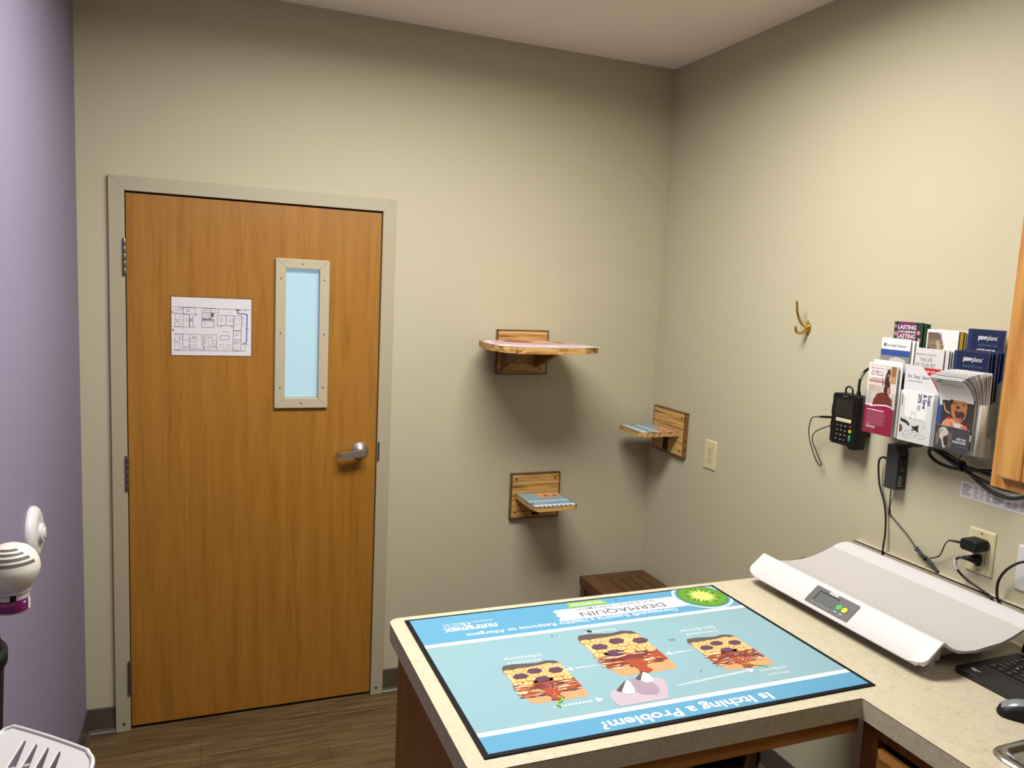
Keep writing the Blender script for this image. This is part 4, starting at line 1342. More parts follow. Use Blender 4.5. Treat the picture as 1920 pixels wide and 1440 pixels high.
pl = Plane((XR, -1.660, 1.0385), (0, -1, 0), (0, 0, 1))
t = thing('wall_outlet', 'ivory wall outlet over the backsplash with a black adapter plugged in', 'outlet', (XR, -1.699, 1.04))
o, f = outlet_plate(t, pl, 0.078, 0.1235, IVORY, 1)
m = MB()
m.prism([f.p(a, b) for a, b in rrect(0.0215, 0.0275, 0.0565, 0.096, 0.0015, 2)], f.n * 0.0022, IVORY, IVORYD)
g = Plane(f.o + f.n * 0.0023, f.u, f.v)
for cy in (0.078, 0.046):
    m.arect(g, 0.0315, cy, 0.0335, cy + 0.008, INK, 1); m.arect(g, 0.0440, cy, 0.046, cy + 0.007, INK, 1); m.aell(g, 0.039, cy - 0.007, 0.0026, 0.0026, INK, 1, 10)
m.build('receptacle', t)
for cy in (0.113, 0.0105):
    MB().lathe([(0.003, 0), (0.002, 0.001), (0, 0.001)], f.p(0.039, cy, 1), f.n, HINGE, 10).build('screw', o)

pl = Plane((XR, -1.800, 1.036), (0, -1, 0), (0, 0, 1))
t = thing('data_plate', 'white wall plate with a black cable in it, at the edge of the picture', 'wall plate', (XR, -1.84, 1.04))
outlet_plate(t, pl, 0.078, 0.120, WHITEP, 2)

# ------------------------------------------------------------------ brass hook
hk = thing('coat_hook', 'polished brass double coat hook screwed to the beige wall', 'hook', (XR, -0.971, 1.655))
m = MB()
m.lathe([(1.0, 0.0004), (0.98, 0.0020), (0.80, 0.0038), (0, 0.0046)], (XR, -0.972, 1.661), (-1, 0, 0), BRASS, 28, (0, 1, 0), 0.0125, 0.027)
hb = m.build('back_plate', hk, smooth=50)
m = MB()
P = catmull([(XR - 0.003, -0.972, 1.663), (XR - 0.018, -0.971, 1.667), (XR - 0.036, -0.969, 1.684), (XR - 0.049, -0.967, 1.712), (XR - 0.053, -0.966, 1.736), (XR - 0.055, -0.966, 1.750)], 5)
n = len(P)
m.tube(P, [0.0065 - 0.0032 * i / n for i in range(n - 2)] + [0.0040, 0.0036], BRASS, 12)
m.lathe([(0, -0.0048), (0.0036, -0.0032), (0.0050, 0), (0.0036, 0.0032), (0, 0.0048)], P[-1], (0, 0, 1), BRASS, 14)
P = catmull([(XR - 0.003, -0.972, 1.656), (XR - 0.016, -0.971, 1.647), (XR - 0.032, -0.969, 1.641), (XR - 0.046, -0.968, 1.646), (XR - 0.051, -0.967, 1.657), (XR - 0.0515, -0.967, 1.663)], 5)
n = len(P)
m.tube(P, [0.0062 - 0.0024 * i / n for i in range(n)], BRASS, 12)
m.lathe([(0, -0.0052), (0.0040, -0.0034), (0.0054, 0), (0.0040, 0.0034), (0, 0.0052)], P[-1], (0, 0, 1), BRASS, 14)
m.build('double_hook', hk, smooth=60)
for z in (1.679, 1.642):
    MB().lathe([(0.0034, 0), (0.0026, 0.0012), (0, 0.0013)], (XR - 0.0032, -0.977, z - 0.0 if z > 1.66 else z + 0.003), (-1, 0, 0), BRASS, 10).build('screw', hb, smooth=40)

# ------------------------------------------------------------------ card terminal on its bracket
ct = thing('card_terminal', 'black card payment terminal with keypad fixed to the wall beside the leaflet holder', 'card reader', (XR, -1.25, 1.30))
tx0, tx1 = XR - 0.068, XR - 0.022
ya, yb = -1.186, -1.291
z0, z1 = 1.303, 1.466
m = MB()
m.prism([(tx0, a, b) for a, b in [(ya, z0 + 0.012), (ya + 0.001, z0 + 0.010), (ya - 0.008, z0), (yb + 0.030, z0), (yb + 0.024, z0 - 0.008), (yb, z0 - 0.008), (yb, z1 - 0.006), (yb + 0.006, z1), (ya - 0.006, z1), (ya, z1 - 0.006)]][::-1], (tx1 - tx0, 0, 0), BLACK)
body = m.build('body', ct, bevel=0.003, seg=3)
pt = Plane((tx0 - 0.0004, ya, z0), (0, -1, 0), (0, 0, 1))
W_ = ya - yb
m = MB()
m.prism([pt.p(a, b) for a, b in rrect(0.014, 0.088, W_ - 0.012, 0.150, 0.003, 3)], pt.n * 0.0022, mat('terminal bezel', (20, 20, 20), 0.35))
p3 = Plane(pt.o + pt.n * 0.0024, pt.u, pt.v)
m.arect(p3, 0.020, 0.094, W_ - 0.018, 0.145, LCDD, 1)
m.build('screen', body)
m = MB()
m.atext(pt, 'equinox', W_ / 2, 0.1535, GREY, w=0.022, h=0.0050, align='C')
m.build('maker_name', body)
m = MB()
m.arect(pt, 0.022, 0.0745, W_ - 0.020, 0.0855, TAPE, 3)
m.atext(pt, '2148-5076-90', 0.030, 0.0775, INKG, w=0.048, h=0.0045, k=4) if False else None
for i in range(9):
    a = 0.034 + i * 0.0045
    m.arect(pt, a, 0.0785, a + 0.0034, 0.0815, mat('pencil print', (196, 188, 150), 0.6), 4)
m.build('tape_label', body)
for r in range(4):
    for c in range(3):
        kx_, ky_ = 0.033 + c * 0.0165, 0.062 - r * 0.0150
        m = MB()
        m.prism([pt.p(a, b) for a, b in rrect(kx_ - 0.006, ky_ - 0.0045, kx_ + 0.006, ky_ + 0.0045, 0.002, 2)], pt.n * 0.0014, BLACKG)
        p4 = Plane(pt.o + pt.n * 0.0015, pt.u, pt.v)
        s_ = ['1', '2', '3', '4', '5', '6', '7', '8', '9', '*', '0', '#'][r * 3 + c]
        m.atext(p4, s_, kx_ - 0.003, ky_ - 0.0022, WHITE, h=0.0050, align='C', k=1)
        if s_ in '2345678910':
            m.arect(p4, kx_ + 0.000, ky_ - 0.0012, kx_ + 0.0050, ky_ + 0.0004, GREY, 1)
        m.build('key', body)
for (zc, hh, mm, lb) in ((0.063, 0.0085, REDK, 'dim red key'), (0.0485, 0.0090, YELB, 'yellow key'), (0.0270, 0.0200, TEALK, 'tall teal key')):
    m = MB()
    m.prism([pt.p(a, b) for a, b in rrect(0.0790, zc - hh / 2, 0.0895, zc + hh / 2, 0.002, 2)], pt.n * 0.0016, mm)
    p4 = Plane(pt.o + pt.n * 0.0017, pt.u, pt.v)
    m.arect(p4, 0.082, zc + hh / 2 - 0.0045, 0.087, zc + hh / 2 - 0.0032, WHITE if mm is TEALK else INK, 1)
    o = m.build('key', body); o['label'] = lb
m = MB()
m.box(tx1 - 0.001, XR - 0.0004, yb + 0.004, ya - 0.030, 1.335, 1.440, BLACK)
m.build('wall_bracket', ct)
for q0, q1 in ((1.395, 1.425), (1.345, 1.372)):
    MB().box(tx0 + 0.004, tx0 + 0.018, ya - 0.0005, ya + 0.0055, q0, q1, BLACK).build('side_catch', ct, bevel=0.001)

def cable(name, label, pts, r, loc=None, cat='cable', sm=7, mm=None, closed=False, group=None):
    P = catmull(pts, sm)
    t = thing(name, label, cat, loc or pts[0], group)
    MB().tube(P, r, mm or RUBBER, 8).build('cord', t, smooth=60)
    return t

t = cable('terminal_cable', 'thick black cable rising from the card terminal behind the leaflet holder', [(tx0 + 0.022, -1.2690, 1.462), (tx0 + 0.020, -1.2690, 1.480), (tx0 + 0.020, -1.2685, 1.505), (tx0 + 0.022, -1.272, 1.527), (tx0 + 0.025, -1.288, 1.550), (tx0 + 0.034, -1.322, 1.566), (XR - 0.010, -1.345, 1.560)], 0.0042)
MB().tube([(tx0 + 0.022, -1.2690, 1.464), (tx0 + 0.020, -1.2690, 1.480)], [0.0075, 0.0055], RUBBER, 12).build('plug', t, smooth=40)
MB().tube(catmull([(tx0 + 0.0205, -1.2700, 1.519), (tx0 + 0.0225, -1.2740, 1.531), (tx0 + 0.0237, -1.2802, 1.5405)], 4), 0.0047, mat('grey sleeve', (150, 150, 150), 0.5), 10).build('sleeve', t, smooth=60)
cable('short_lead', 'short black lead arching over the top of the card terminal', [(tx0 + 0.030, -1.236, 1.462), (tx0 + 0.029, -1.236, 1.477), (tx0 + 0.029, -1.230, 1.4855), (tx0 + 0.030, -1.217, 1.4870), (tx0 + 0.032, -1.205, 1.480), (tx0 + 0.036, -1.202, 1.469), (XR - 0.024, -1.204, 1.455)], 0.0030)
t = cable('stylus_cord', 'thin black cord looping out beside the card terminal with its stylus', [(tx0 + 0.012, -1.121, 1.3735), (tx0 + 0.012, -1.092, 1.3660), (tx0 + 0.016, -1.078, 1.345), (tx0 + 0.022, -1.070, 1.310), (tx0 + 0.030, -1.080, 1.262), (tx0 + 0.038, -1.100, 1.218), (tx0 + 0.045, -1.112, 1.203), (tx0 + 0.045, -1.116, 1.212), (tx0 + 0.040, -1.094, 1.248), (tx0 + 0.032, -1.080, 1.285), (tx0 + 0.026, -1.092, 1.313), (tx0 + 0.022, -1.130, 1.336), (tx0 + 0.020, -1.162, 1.350), (tx0 + 0.021, -1.1865, 1.366)], 0.0017)
MB().tube([(tx0 + 0.012, -1.192, 1.3835), (tx0 + 0.012, -1.13, 1.3748), (tx0 + 0.012, -1.121, 1.3735)], [0.0042, 0.0040, 0.0022], BLACK, 12).build('stylus', t, smooth=40)

# ------------------------------------------------------------------ power brick stuck to the wall
pb_ = thing('power_brick', 'black power supply brick with a printed label stuck to the wall under the leaflet holder', 'power adapter', (XR, -1.43, 1.20))
bx0, bx1, y1_, y0_ = XR - 0.042, XR - 0.001, -1.394, -1.437
zb, zt_ = 1.204, 1.338
m = MB()
m.prism([(bx0, y, z) for y, z in ((y1_, zb + 0.004), (y1_ - 0.004, zb), (y0_, zb), (y0_, zt_ - 0.022), (y0_ + 0.012, zt_), (y1_, zt_))], (bx1 - bx0, 0, 0), BLACK, CHAR)
bb = m.build('body', pb_, bevel=0.002)
pl = Plane((bx0 + 0.004, y0_ - 0.0004, zb), (1, 0, 0), (0, 0, 1))
m = MB()
m.arect(pl, 0.002, 0.006, 0.030, 0.106, BLACK, 0)
m.arect(pl, 0.004, 0.010, 0.0175, 0.044, GREY, 1)
for i in range(9):
    m.arect(pl, 0.0050, 0.0125 + i * 0.0034, 0.0050 + 0.0095 * (0.6 + 0.4 * ((i * 7) % 5) / 4), 0.0138 + i * 0.0034, INK, 2)
for i in range(14):
    m.arect(pl, 0.0200 + 0.003 * (i % 2), 0.010 + i * 0.0058, 0.0275 - 0.002 * (i % 3), 0.0125 + i * 0.0058, GREY, 1)
m.arect(pl, 0.006, 0.054, 0.013, 0.096, CHAR, 1); m.aell(pl, 0.016, 0.060, 0.003, 0.003, GREY, 1, 10)
m.build('rating_label', bb)
MB().tube(catmull([(XR - 0.022, -1.452, 1.342), (XR - 0.026, -1.466, 1.350), (XR - 0.022, -1.488, 1.352), (XR - 0.016, -1.500, 1.362)], 4), [0.008] * 6 + [0.007] * 4 + [0.006] * 3, RUBBER, 10).build('cord_plug', pb_, smooth=50)
t = cable('brick_lead', 'black lead curling out of the power brick and down behind the scale', [(XR - 0.034, -1.392, 1.2900), (XR - 0.032, -1.376, 1.2915), (XR - 0.026, -1.356, 1.2800), (XR - 0.019, -1.349, 1.2500), (XR - 0.017, -1.358, 1.200), (XR - 0.015, -1.380, 1.150), (XR - 0.0145, -1.390, 1.112), (XR - 0.016, -1.397, 1.060), (XR - 0.024, -1.402, 1.010), (XR - 0.030, -1.405, 0.960), (XR - 0.050, -1.410, 0.9145)], 0.0030, mm=RUBBER)
MB().tube([(XR - 0.034, -1.3945, 1.2895), (XR - 0.033, -1.381, 1.2915)], [0.0046, 0.0035], RUBBER, 10).build('strain_relief', t, smooth=40)
t = cable('adapter_cord', 'thin black cord bundled by a tie, running from the plug-in adapter up to the brick', [(XR - 0.020, -1.404, 1.202), (XR - 0.005, -1.392, 1.160), (XR - 0.004, -1.394, 1.122), (XR - 0.006, -1.420, 1.104), (XR - 0.008, -1.470, 1.074), (XR - 0.010, -1.505, 1.047), (XR - 0.011, -1.512, 1.038)], 0.0017)
MB().tube([(XR - 0.0045, -1.3925, 1.130), (XR - 0.0045, -1.3945, 1.114)], [0.0026, 0.0036], RUBBER, 8).build('ferrite', t, smooth=40)
m = MB()
b0, b1 = Vector((XR - 0.014, -1.505, 1.0440)), Vector((XR - 0.016, -1.592, 1.0085))
dv = (b1 - b0); dn = Vector((0, -dv.z, dv.y)).normalized(); dn = Vector((0, dn.y, dn.z))
rb = random.Random(2)
pth = []
for i in range(9):
    o_ = dn * (0.0085 * (1 if i % 2 else -1) * (0.55 + 0.45 * rb.random())) + Vector((rb.uniform(-.004, .006), 0, 0))
    a_, c_ = (b0, b1) if i % 2 == 0 else (b1, b0)
    pth += [a_ + o_ * 0.9 - dv.normalized() * 0.0 * i, a_.lerp(c_, 0.3) + o_ * 0.45, a_.lerp(c_, 0.7) + o_ * 0.5]
m.tube(catmull(pth + [b0 + dn * 0.002], 5), 0.0017, RUBBER, 7)
m.build('coiled_bundle', t, smooth=60)
mid = b0.lerp(b1, 0.45)
MB().lathe([(0.0068, -0.0016), (0.0072, 0), (0.0068, 0.0016)], mid, dv, RUBBER, 14).tube([mid - dn * 0.005, mid - dn * 0.012 + Vector((0, -0.002, -0.004)), mid - dn * 0.018 + Vector((0, -0.001, -0.010))], 0.0012, RUBBER, 6).build('twist_tie', t)
MB().tube(catmull([(XR - 0.013, -1.556, 1.0330), (XR - 0.014, -1.575, 1.0420), (XR - 0.018, -1.592, 1.0560), (XR - 0.026, -1.606, 1.0820), (XR - 0.036, -1.620, 1.1020), (XR - 0.044, -1.6350, 1.1150)], 6), 0.0017, RUBBER, 7).build('cord_end', t, smooth=60)

# plug-in adapter and plug in the outlet
pa = thing('plug_adapter', 'black plug-in adapter in the upper socket of the ivory outlet', 'power adapter', (XR - 0.008, -1.699, 1.118))
m = MB()
ax0, ax1 = XR - 0.052, XR - 0.0085
m.prism([(ax1, y, z) for y, z in [(c[0], c[1]) for c in rrect(-1.726, 1.1085, -1.676, 1.1395, 0.009, 4)]], (ax0 - ax1, 0.004, -0.003), BLACK)
m.build('body', pa, bevel=0.003, seg=3)
MB().tube([(ax0 + 0.010, -1.668, 1.1195), (ax0 + 0.008, -1.648, 1.1168), (ax0 + 0.0075, -1.6350, 1.1150)], [0.0040, 0.0030, 0.0022], RUBBER, 8).build('strain_relief', pa, smooth=40)
pc = thing('mains_lead', 'black mains cord with a white tag, plugged in below the adapter', 'cable', (XR - 0.008, -1.699, 1.082))
m = MB()
m.tube([(XR - 0.0085, -1.699, 1.0815), (XR - 0.022, -1.698, 1.0815), (XR - 0.030, -1.692, 1.0815), (XR - 0.036, -1.683, 1.0810), (XR - 0.040, -1.676, 1.0800)], [0.0125, 0.0125, 0.0090, 0.0062, 0.0042], BLACK, 14)
m.box(XR - 0.020, XR - 0.0086, -1.708, -1.699, 1.064, 1.082, BLACK)
m.build('plug', pc, smooth=40)
P = catmull([(XR - 0.040, -1.676, 1.0800), (XR - 0.044, -1.668, 1.0760), (XR - 0.043, -1.660, 1.0660), (XR - 0.040, -1.660, 1.0500), (XR - 0.034, -1.672, 1.0320), (XR - 0.028, -1.700, 1.0165), (XR - 0.026, -1.740, 1.0060), (XR - 0.027, -1.762, 0.9970), (XR - 0.032, -1.772, 0.9600), (XR - 0.05, -1.775, 0.9145)], 7)
MB().tube(P, 0.0032, RUBBER, 8).build('cord', pc, smooth=60)
MB().tube(catmull([(XR - 0.0432, -1.6602, 1.0690), (XR - 0.0423, -1.6592, 1.0600), (XR - 0.0403, -1.6594, 1.0510), (XR - 0.0375, -1.6630, 1.0420)], 4), 0.0042, WHITE, 10).build('paper_tag', pc, smooth=60)
t = cable('network_cable', 'black cable dropping from the white wall plate to behind the scale', [(XR - 0.012, -1.846, 1.128), (XR - 0.028, -1.842, 1.126), (XR - 0.038, -1.826, 1.116), (XR - 0.034, -1.796, 1.086), (XR - 0.028, -1.776, 1.050), (XR - 0.028, -1.776, 1.015), (XR - 0.032, -1.790, 0.985), (XR - 0.045, -1.81, 0.945), (XR - 0.06, -1.82, 0.9145)], 0.0034)
MB().tube([(XR - 0.0062, -1.850, 1.128), (XR - 0.020, -1.845, 1.1275)], [0.0065, 0.0055], BLACK, 10).build('plug', t, smooth=40)

# coiled thick cable below the holder
cc = thing('coiled_cable', 'thick black cable coiled and tied, hanging between the leaflet holder and the wall cabinet', 'cable', (XR - 0.02, -1.62, 1.30))
m = MB()
m.tube(catmull([(XR - 0.016, -1.504, 1.366), (XR - 0.022, -1.520, 1.356), (XR - 0.028, -1.560, 1.345), (XR - 0.030, -1.620, 1.322), (XR - 0.032, -1.70, 1.300), (XR - 0.03, -1.78, 1.292), (XR - 0.026, -1.84, 1.306)], 6), 0.0048, RUBBER, 9)
m.tube(catmull([(XR - 0.030, -1.640, 1.330), (XR - 0.034, -1.595, 1.346), (XR - 0.036, -1.560, 1.356), (XR - 0.036, -1.538, 1.352), (XR - 0.034, -1.534, 1.335), (XR - 0.032, -1.560, 1.318), (XR - 0.030, -1.610, 1.312), (XR - 0.030, -1.660, 1.318), (XR - 0.030, -1.72, 1.330), (XR - 0.03, -1.79, 1.338), (XR - 0.028, -1.83, 1.325), (XR - 0.028, -1.80, 1.312), (XR - 0.030, -1.73, 1.318), (XR - 0.032, -1.64, 1.326)], 6), 0.0046, RUBBER, 9)
m.tube(catmull([(XR - 0.026, -1.585, 1.340), (XR - 0.024, -1.62, 1.330), (XR - 0.024, -1.67, 1.300), (XR - 0.024, -1.72, 1.276), (XR - 0.022, -1.77, 1.270), (XR - 0.02, -1.83, 1.290)], 6), 0.0048, RUBBER, 9)
m.build('cord', cc, smooth=60)
MB().lathe([(0.0155, -0.003), (0.0160, 0), (0.0155, 0.003)], (XR - 0.030, -1.635, 1.324), (0, 1, -0.2), RUBBER, 16).tube([(XR - 0.042, -1.632, 1.336), (XR - 0.046, -1.636, 1.346), (XR - 0.046, -1.644, 1.358)], 0.0016, RUBBER, 6).build('cable_tie', cc)

# price strip taped to the wall
ps = thing('price_sign', 'printed strip of small fee tables taped to the wall below the wall cabinet', 'paper', (XR, -1.76, 1.23))
pl = Plane((XR - 0.0008, -1.617, 1.2330), (0, -1, 0), (0, 0, 1))
m = MB()
m.prism([Plane((XR - 0.0003, -1.617, 1.2330), (0, -1, 0), (0, 0, 1)).p(*q) for q in ((0, 0), (0.34, 0.0), (0.34, 0.044), (0, 0.044))], (-0.0005, 0, 0), PAPER)
RUST = mat('rust print', (180, 120, 100), 0.6)
x = 0.004
for (w, mm) in ((0.036, INK), (0.018, INKG), (0.019, RUST), (0.018, INK), (0.040, INK), (0.018, INKG), (0.019, RUST), (0.018, INKG), (0.040, INK), (0.018, INKG), (0.019, RUST), (0.018, INKG)):
    m.aline(pl, [(x, 0.005), (x, 0.040)], 0.0006, INK, 1)
    for r in range(7):
        L_ = (w - 0.004) * (0.55 + 0.4 * ((r * 5 + int(w * 1000)) % 7) / 7)
        m.arect(pl, x + 0.0018, 0.0358 - r * 0.0046, x + 0.0018 + L_, 0.0375 - r * 0.0046, mm, 1)
    x += w
m.aline(pl, [(0.004, 0.040), (x, 0.040)], 0.0007, INK, 1); m.aline(pl, [(0.004, 0.0345), (x, 0.0345)], 0.0005, INK, 1); m.aline(pl, [(0.004, 0.005), (x, 0.005)], 0.0006, INK, 1)
m.build('printed_strip', ps)
# ------------------------------------------------------------------ leaflet holder: clear, three pockets wide, three tiers deep
lh = thing('leaflet_holder', 'clear acrylic leaflet holder with three tiers of pockets on the wall by the cabinet', 'leaflet holder', (XR, -1.55, 1.37))
YA = (-1.357, -1.4775, -1.6005, -1.745)        # pocket divisions along the wall
TX = (2.106, 2.144, 2.180, 2.2195)             # tier faces, front to back
TB = (1.372, 1.425, 1.478)                     # pocket floors
TF = (1.500, 1.565, 1.618)                     # top of each pocket's front
th = 0.0022
for k in range(3):
    m = MB()
    x0, x1 = TX[k], TX[k + 1]
    # front with a dipped middle in each pocket
    for i in range(3):
        a, b = YA[i] - 0.0012, YA[i + 1] + 0.0012
        q = [(a, TB[k]), (a, TF[k]), (a - 0.018, TF[k]), (a - 0.024, TF[k] - 0.006), (a - 0.024, TF[k] - 0.052), (a - 0.030, TF[k] - 0.058), (b + 0.030, TF[k] - 0.058), (b + 0.024, TF[k] - 0.052), (b + 0.024, TF[k] - 0.006), (b + 0.018, TF[k]), (b, TF[k]), (b, TB[k])]
        m.prism([(x0, y, z) for y, z in q], (-th, 0, 0), CLEAR)
    m.box(x0 - th, x1, YA[3] + 0.001, YA[0] - 0.001, TB[k] - th, TB[k], CLEAR)
    m.build('pocket_tier', lh)
for i, y in enumerate(YA):
    m = MB()
    q = [(TX[0] - th, TB[0] - th), (TX[0] - th, TF[0]), (TX[1] - th, TF[0] + 0.02), (TX[1] - th, TF[1]), (TX[2] - th, TF[1] + 0.018), (TX[2] - th, TF[2]), (TX[3], TF[2] + 0.018), (TX[3], TB[2] - th), (TX[2], TB[2] - th), (TX[2], TB[1] - th), (TX[1], TB[1] - th), (TX[1], TB[0] - th)]
    m.prism([(x, y - 0.001, z) for x, z in q], (0, 0.002, 0), CLEAR)
    m.build('divider', lh)
MB().box(2.2195, 2.2205, YA[3], YA[0], TB[0], TF[2] + 0.02, CLEAR).build('back_panel', lh)

def sheet(name, label, cat, x, ya, w, zb, h, art, t=0.0016, cover=WHITE, group=None, edge=WHITE, lean=0.0):
    """folded leaflet standing in a pocket; its face looks away from the wall"""
    V = Vector((lean, 0, 1)).normalized()
    pl = Plane((x, ya, zb), (0, -1, 0), V)
    root = thing(name, label, cat, (x, ya - w / 2, zb), group)
    m = MB()
    m.prism([pl.p(a, b) for a, b in ((0, 0), (w, 0), (w, h), (0, h))], -pl.n * t, edge)
    m.arect(pl, 0, 0, w, h, cover, 1)
    if art:
        art(m, pl, w, h)
    m.build('printed_cover', root)
    return root

# --- rear tier
def a_lasting(m, pl, w, h):
    m.arect(pl, 0, 0, 0.014, h, LEAF, 2); m.arect(pl, w - 0.022, 0, w, h, LEAF, 2)
    m.arect(pl, 0.012, 0, w - 0.020, h, VIOLET, 2)
    for (a, b, r) in ((0.005, 0.014, 0.004), (0.007, 0.036, 0.006), (0.004, 0.058, 0.004), (w - 0.014, 0.030, 0.0065), (w - 0.010, 0.050, 0.006), (w - 0.024, 0.075, 0.006), (0.008, 0.080, 0.006)):
        m.aell(pl, a, h - b, r, r, PINKF, 3, 10)
    for s_, z, hh, ww in (('LASTING', 0.0215, 0.0125, 0.064), ('LOVE DESERVES', 0.0325, 0.0070, 0.064), ('LASTING', 0.0480, 0.0125, 0.064), ('RELIEF', 0.0635, 0.0125, 0.038)):
        m.atext(pl, s_, 0.0125 + 0.033, h - z, WHITE, w=ww, h=hh, k=4, bold=0.022, align='C')
def a_cat(m, pl, w, h):
    m.arect(pl, 0.004, h - 0.125, w * 0.62, h - 0.006, FURG, 2) if False else None
    m.apoly(pl, [(0.004, h - 0.008), (0.040, h - 0.008), (0.052, h - 0.030), (0.058, h - 0.048), (0.054, h - 0.060), (0.048, h - 0.072), (0.004, h - 0.072)], FURG, 2)
    for i in range(8):
        a = 0.006 + i * 0.0055
        m.apoly(pl, [(a, h - 0.009), (a + 0.0022, h - 0.009), (a + 0.004, h - 0.026 - 0.002 * (i % 3)), (a + 0.0025, h - 0.027)], FURD, 3)
    m.apoly(pl, [(0.006, h - 0.050), (0.030, h - 0.060), (0.048, h - 0.072), (0.006, h - 0.072)], FURD, 3)
    m.apoly(pl, [(0.030, h - 0.032), (0.042, h - 0.030), (0.050, h - 0.060), (0.040, h - 0.064)], mat('tabby light print', (188, 164, 146), 0.5), 3)
    for (a, b, r) in ((0.023, 0.040, 0.0070), (0.050, 0.042, 0.0050)):
        m.aell(pl, a, h - b, r * 1.15, r * 0.9, FURD, 4, 14); m.aell(pl, a, h - b, r * 0.95, r * 0.68, EYE, 5, 14); m.aell(pl, a, h - b, r * 0.38, r * 0.6, INK, 6, 10)
        m.aell(pl, a - 0.001, h - b + 0.0018, 0.001, 0.001, WHITE, 7, 6)
    m.arect(pl, 0.046, 0.0, w, h - 0.088, YELLOW, 2)
    m.atext(pl, 'Home 1', 0.047, h - 0.104, INK, h=0.0075, k=3, bold=0.02) if False else m.atext(pl, 'ome a', 0.052, h - 0.106, INK, h=0.0068, k=3, bold=0.02)
    m.atext(pl, 'Champion', 0.048, h - 0.118, INK, h=0.0075, k=3, bold=0.02)
def a_paw(m, pl, w, h):
    z = h
    m.atext(pl, 'paw', 0.029, z - 0.0295, WHITE, w=0.0245, h=0.0140, k=2, bold=0.022)
    m.atext(pl, 'plans', 0.0545, z - 0.0295, WHITE, w=0.0275, h=0.0165, k=2)
    m.arect(pl, 0.0835, z - 0.0165, 0.0862, z - 0.0158, WHITE, 2)
    m.atext(pl, 'PREVENTIVE CARE', 0.029, z - 0.0425, NAVYL, w=0.056, h=0.0062, k=2)
    for s_, q, ww in (('KEEP YOUR', 0.0600, 0.052), ('FAMILIES', 0.0765, 0.061), ('HAPPY AND', 0.0925, 0.059), ('HEALTHY', 0.1085, 0.045)):
        m.atext(pl, s_, 0.029, z - q, WHITE, w=ww, h=0.0102, k=2, bold=0.022)
    m.arect(pl, 0.0, 0.0, 0.010, h, mat('navy fold highlight', (34, 54, 100), 0.35), 1.5)  # light on the fold painted as a paler navy strip
x = TX[2] + 0.004
for i in range(3):
    sheet('leaflet', 'violet leaflet about lasting relief standing behind the front one, top row' if i else 'violet leaflet headed lasting love deserves lasting relief, with pink flowers', 'leaflet', x + i * 0.004, -1.3690 - i * 0.0065 - (0.004 if i else 0), 0.100, TB[2] + 0.0005, 0.2270 - i * 0.0015, a_lasting if i == 0 else None, cover=VIOLET if i == 0 else LEAF, edge=BLACK, group='violet leaflets behind the front one' if i else None)
for i in range(4):
    sheet('leaflet', 'leaflet with a mustard cover half hidden behind the cat leaflet' if i else 'white and mustard leaflet with a tabby cat face on its cover', 'leaflet', x + 0.002 + i * 0.0045, -1.4830 - i * 0.0045 - (0.006 if i else 0), 0.101, TB[2] + 0.0005, 0.2110 + (0.0015 if i == 3 else -0.0010 * i), a_cat if i == 0 else None, cover=WHITE if i in (0, 3) else OLIVE, edge=OLIVE if i else WHITE, group='mustard leaflets behind the cat leaflet' if i else None)
for i in range(3):
    sheet('leaflet', 'navy pet plan leaflet tucked behind the tallest navy one' if i else 'tall navy pet plan leaflet at the back, partly behind the cabinet', 'leaflet', x + i * 0.0045, -1.6070 - (0.000 if i else 0.008) - i * 0.002, 0.103, TB[2] + 0.0005, 0.2190 + 0.001 * i, a_paw if i == 0 else None, cover=NAVY, edge=NAVY if i % 2 else WHITE, group='navy leaflets at the back' if i else None)

# --- middle tier
def a_phn(m, pl, w, h):
    m.arect(pl, 0, h - 0.062, w, h - 0.034, BLUEP, 2)
    m.arect(pl, 0, 0, w, h - 0.062 + 0.010, mat('grey photo print', (150, 146, 142), 0.5), 3)
    m.apoly(pl, [(0.024, h - 0.085), (0.036, h - 0.060), (0.060, h - 0.054), (0.086, h - 0.060), (0.096, h - 0.074), (0.098, h - 0.100), (0.02, h - 0.100)], FURW, 4)
    m.arect(pl, 0.009, h - 0.0250, 0.0155, h - 0.0165, NAVY, 2)
    m.atext(pl, 'Pet Health Network', 0.018, h - 0.0255, NAVY, w=0.070, h=0.0085, k=2)
def a_life(m, pl, w, h):
    m.atext(pl, 'PREVENTIVE CARE FOR', w * 0.40, h - 0.0210, INKG, w=0.066, h=0.0055, k=2, align='C')
    m.atext(pl, 'THE LIFE', w * 0.40, h - 0.0375, INKG, w=0.042, h=0.0105, k=2, align='C')
    m.atext(pl, 'OF YOUR PET', w * 0.40, h - 0.0530, INKG, w=0.064, h=0.0105, k=2, align='C')
x = TX[1] + 0.004
for i in range(3):
    sheet('leaflet', 'white leaflet seen edge-on behind the pet health network one' if i else 'white and blue pet health network leaflet with a white dog photo', 'leaflet', x + i * 0.006, -1.3620 - i * 0.0085, 0.103, TB[1] + 0.0005, 0.2310 - i * 0.002, a_phn if i == 0 else None, cover=WHITE, edge=CHAR if i == 2 else WHITE, group='white leaflets behind the pet health one' if i else None)
for i in range(4):
    sheet('leaflet', 'pale leaflet standing behind the preventive care booklet' if i else 'pale grey booklet about preventive care for the life of your pet', 'leaflet', x + 0.003 + i * 0.005, -1.4810 - (0.0115 if i else 0) - i * 0.003, 0.090 + (0 if i else 0.003), TB[1] + 0.0005, 0.2110 - i * 0.0012, a_life if i == 0 else None, cover=mat('pale grey cover', (226, 222, 218), 0.4), edge=GREYD if i in (1, 2) else WHITE, group='pale leaflets behind the booklet' if i else None)
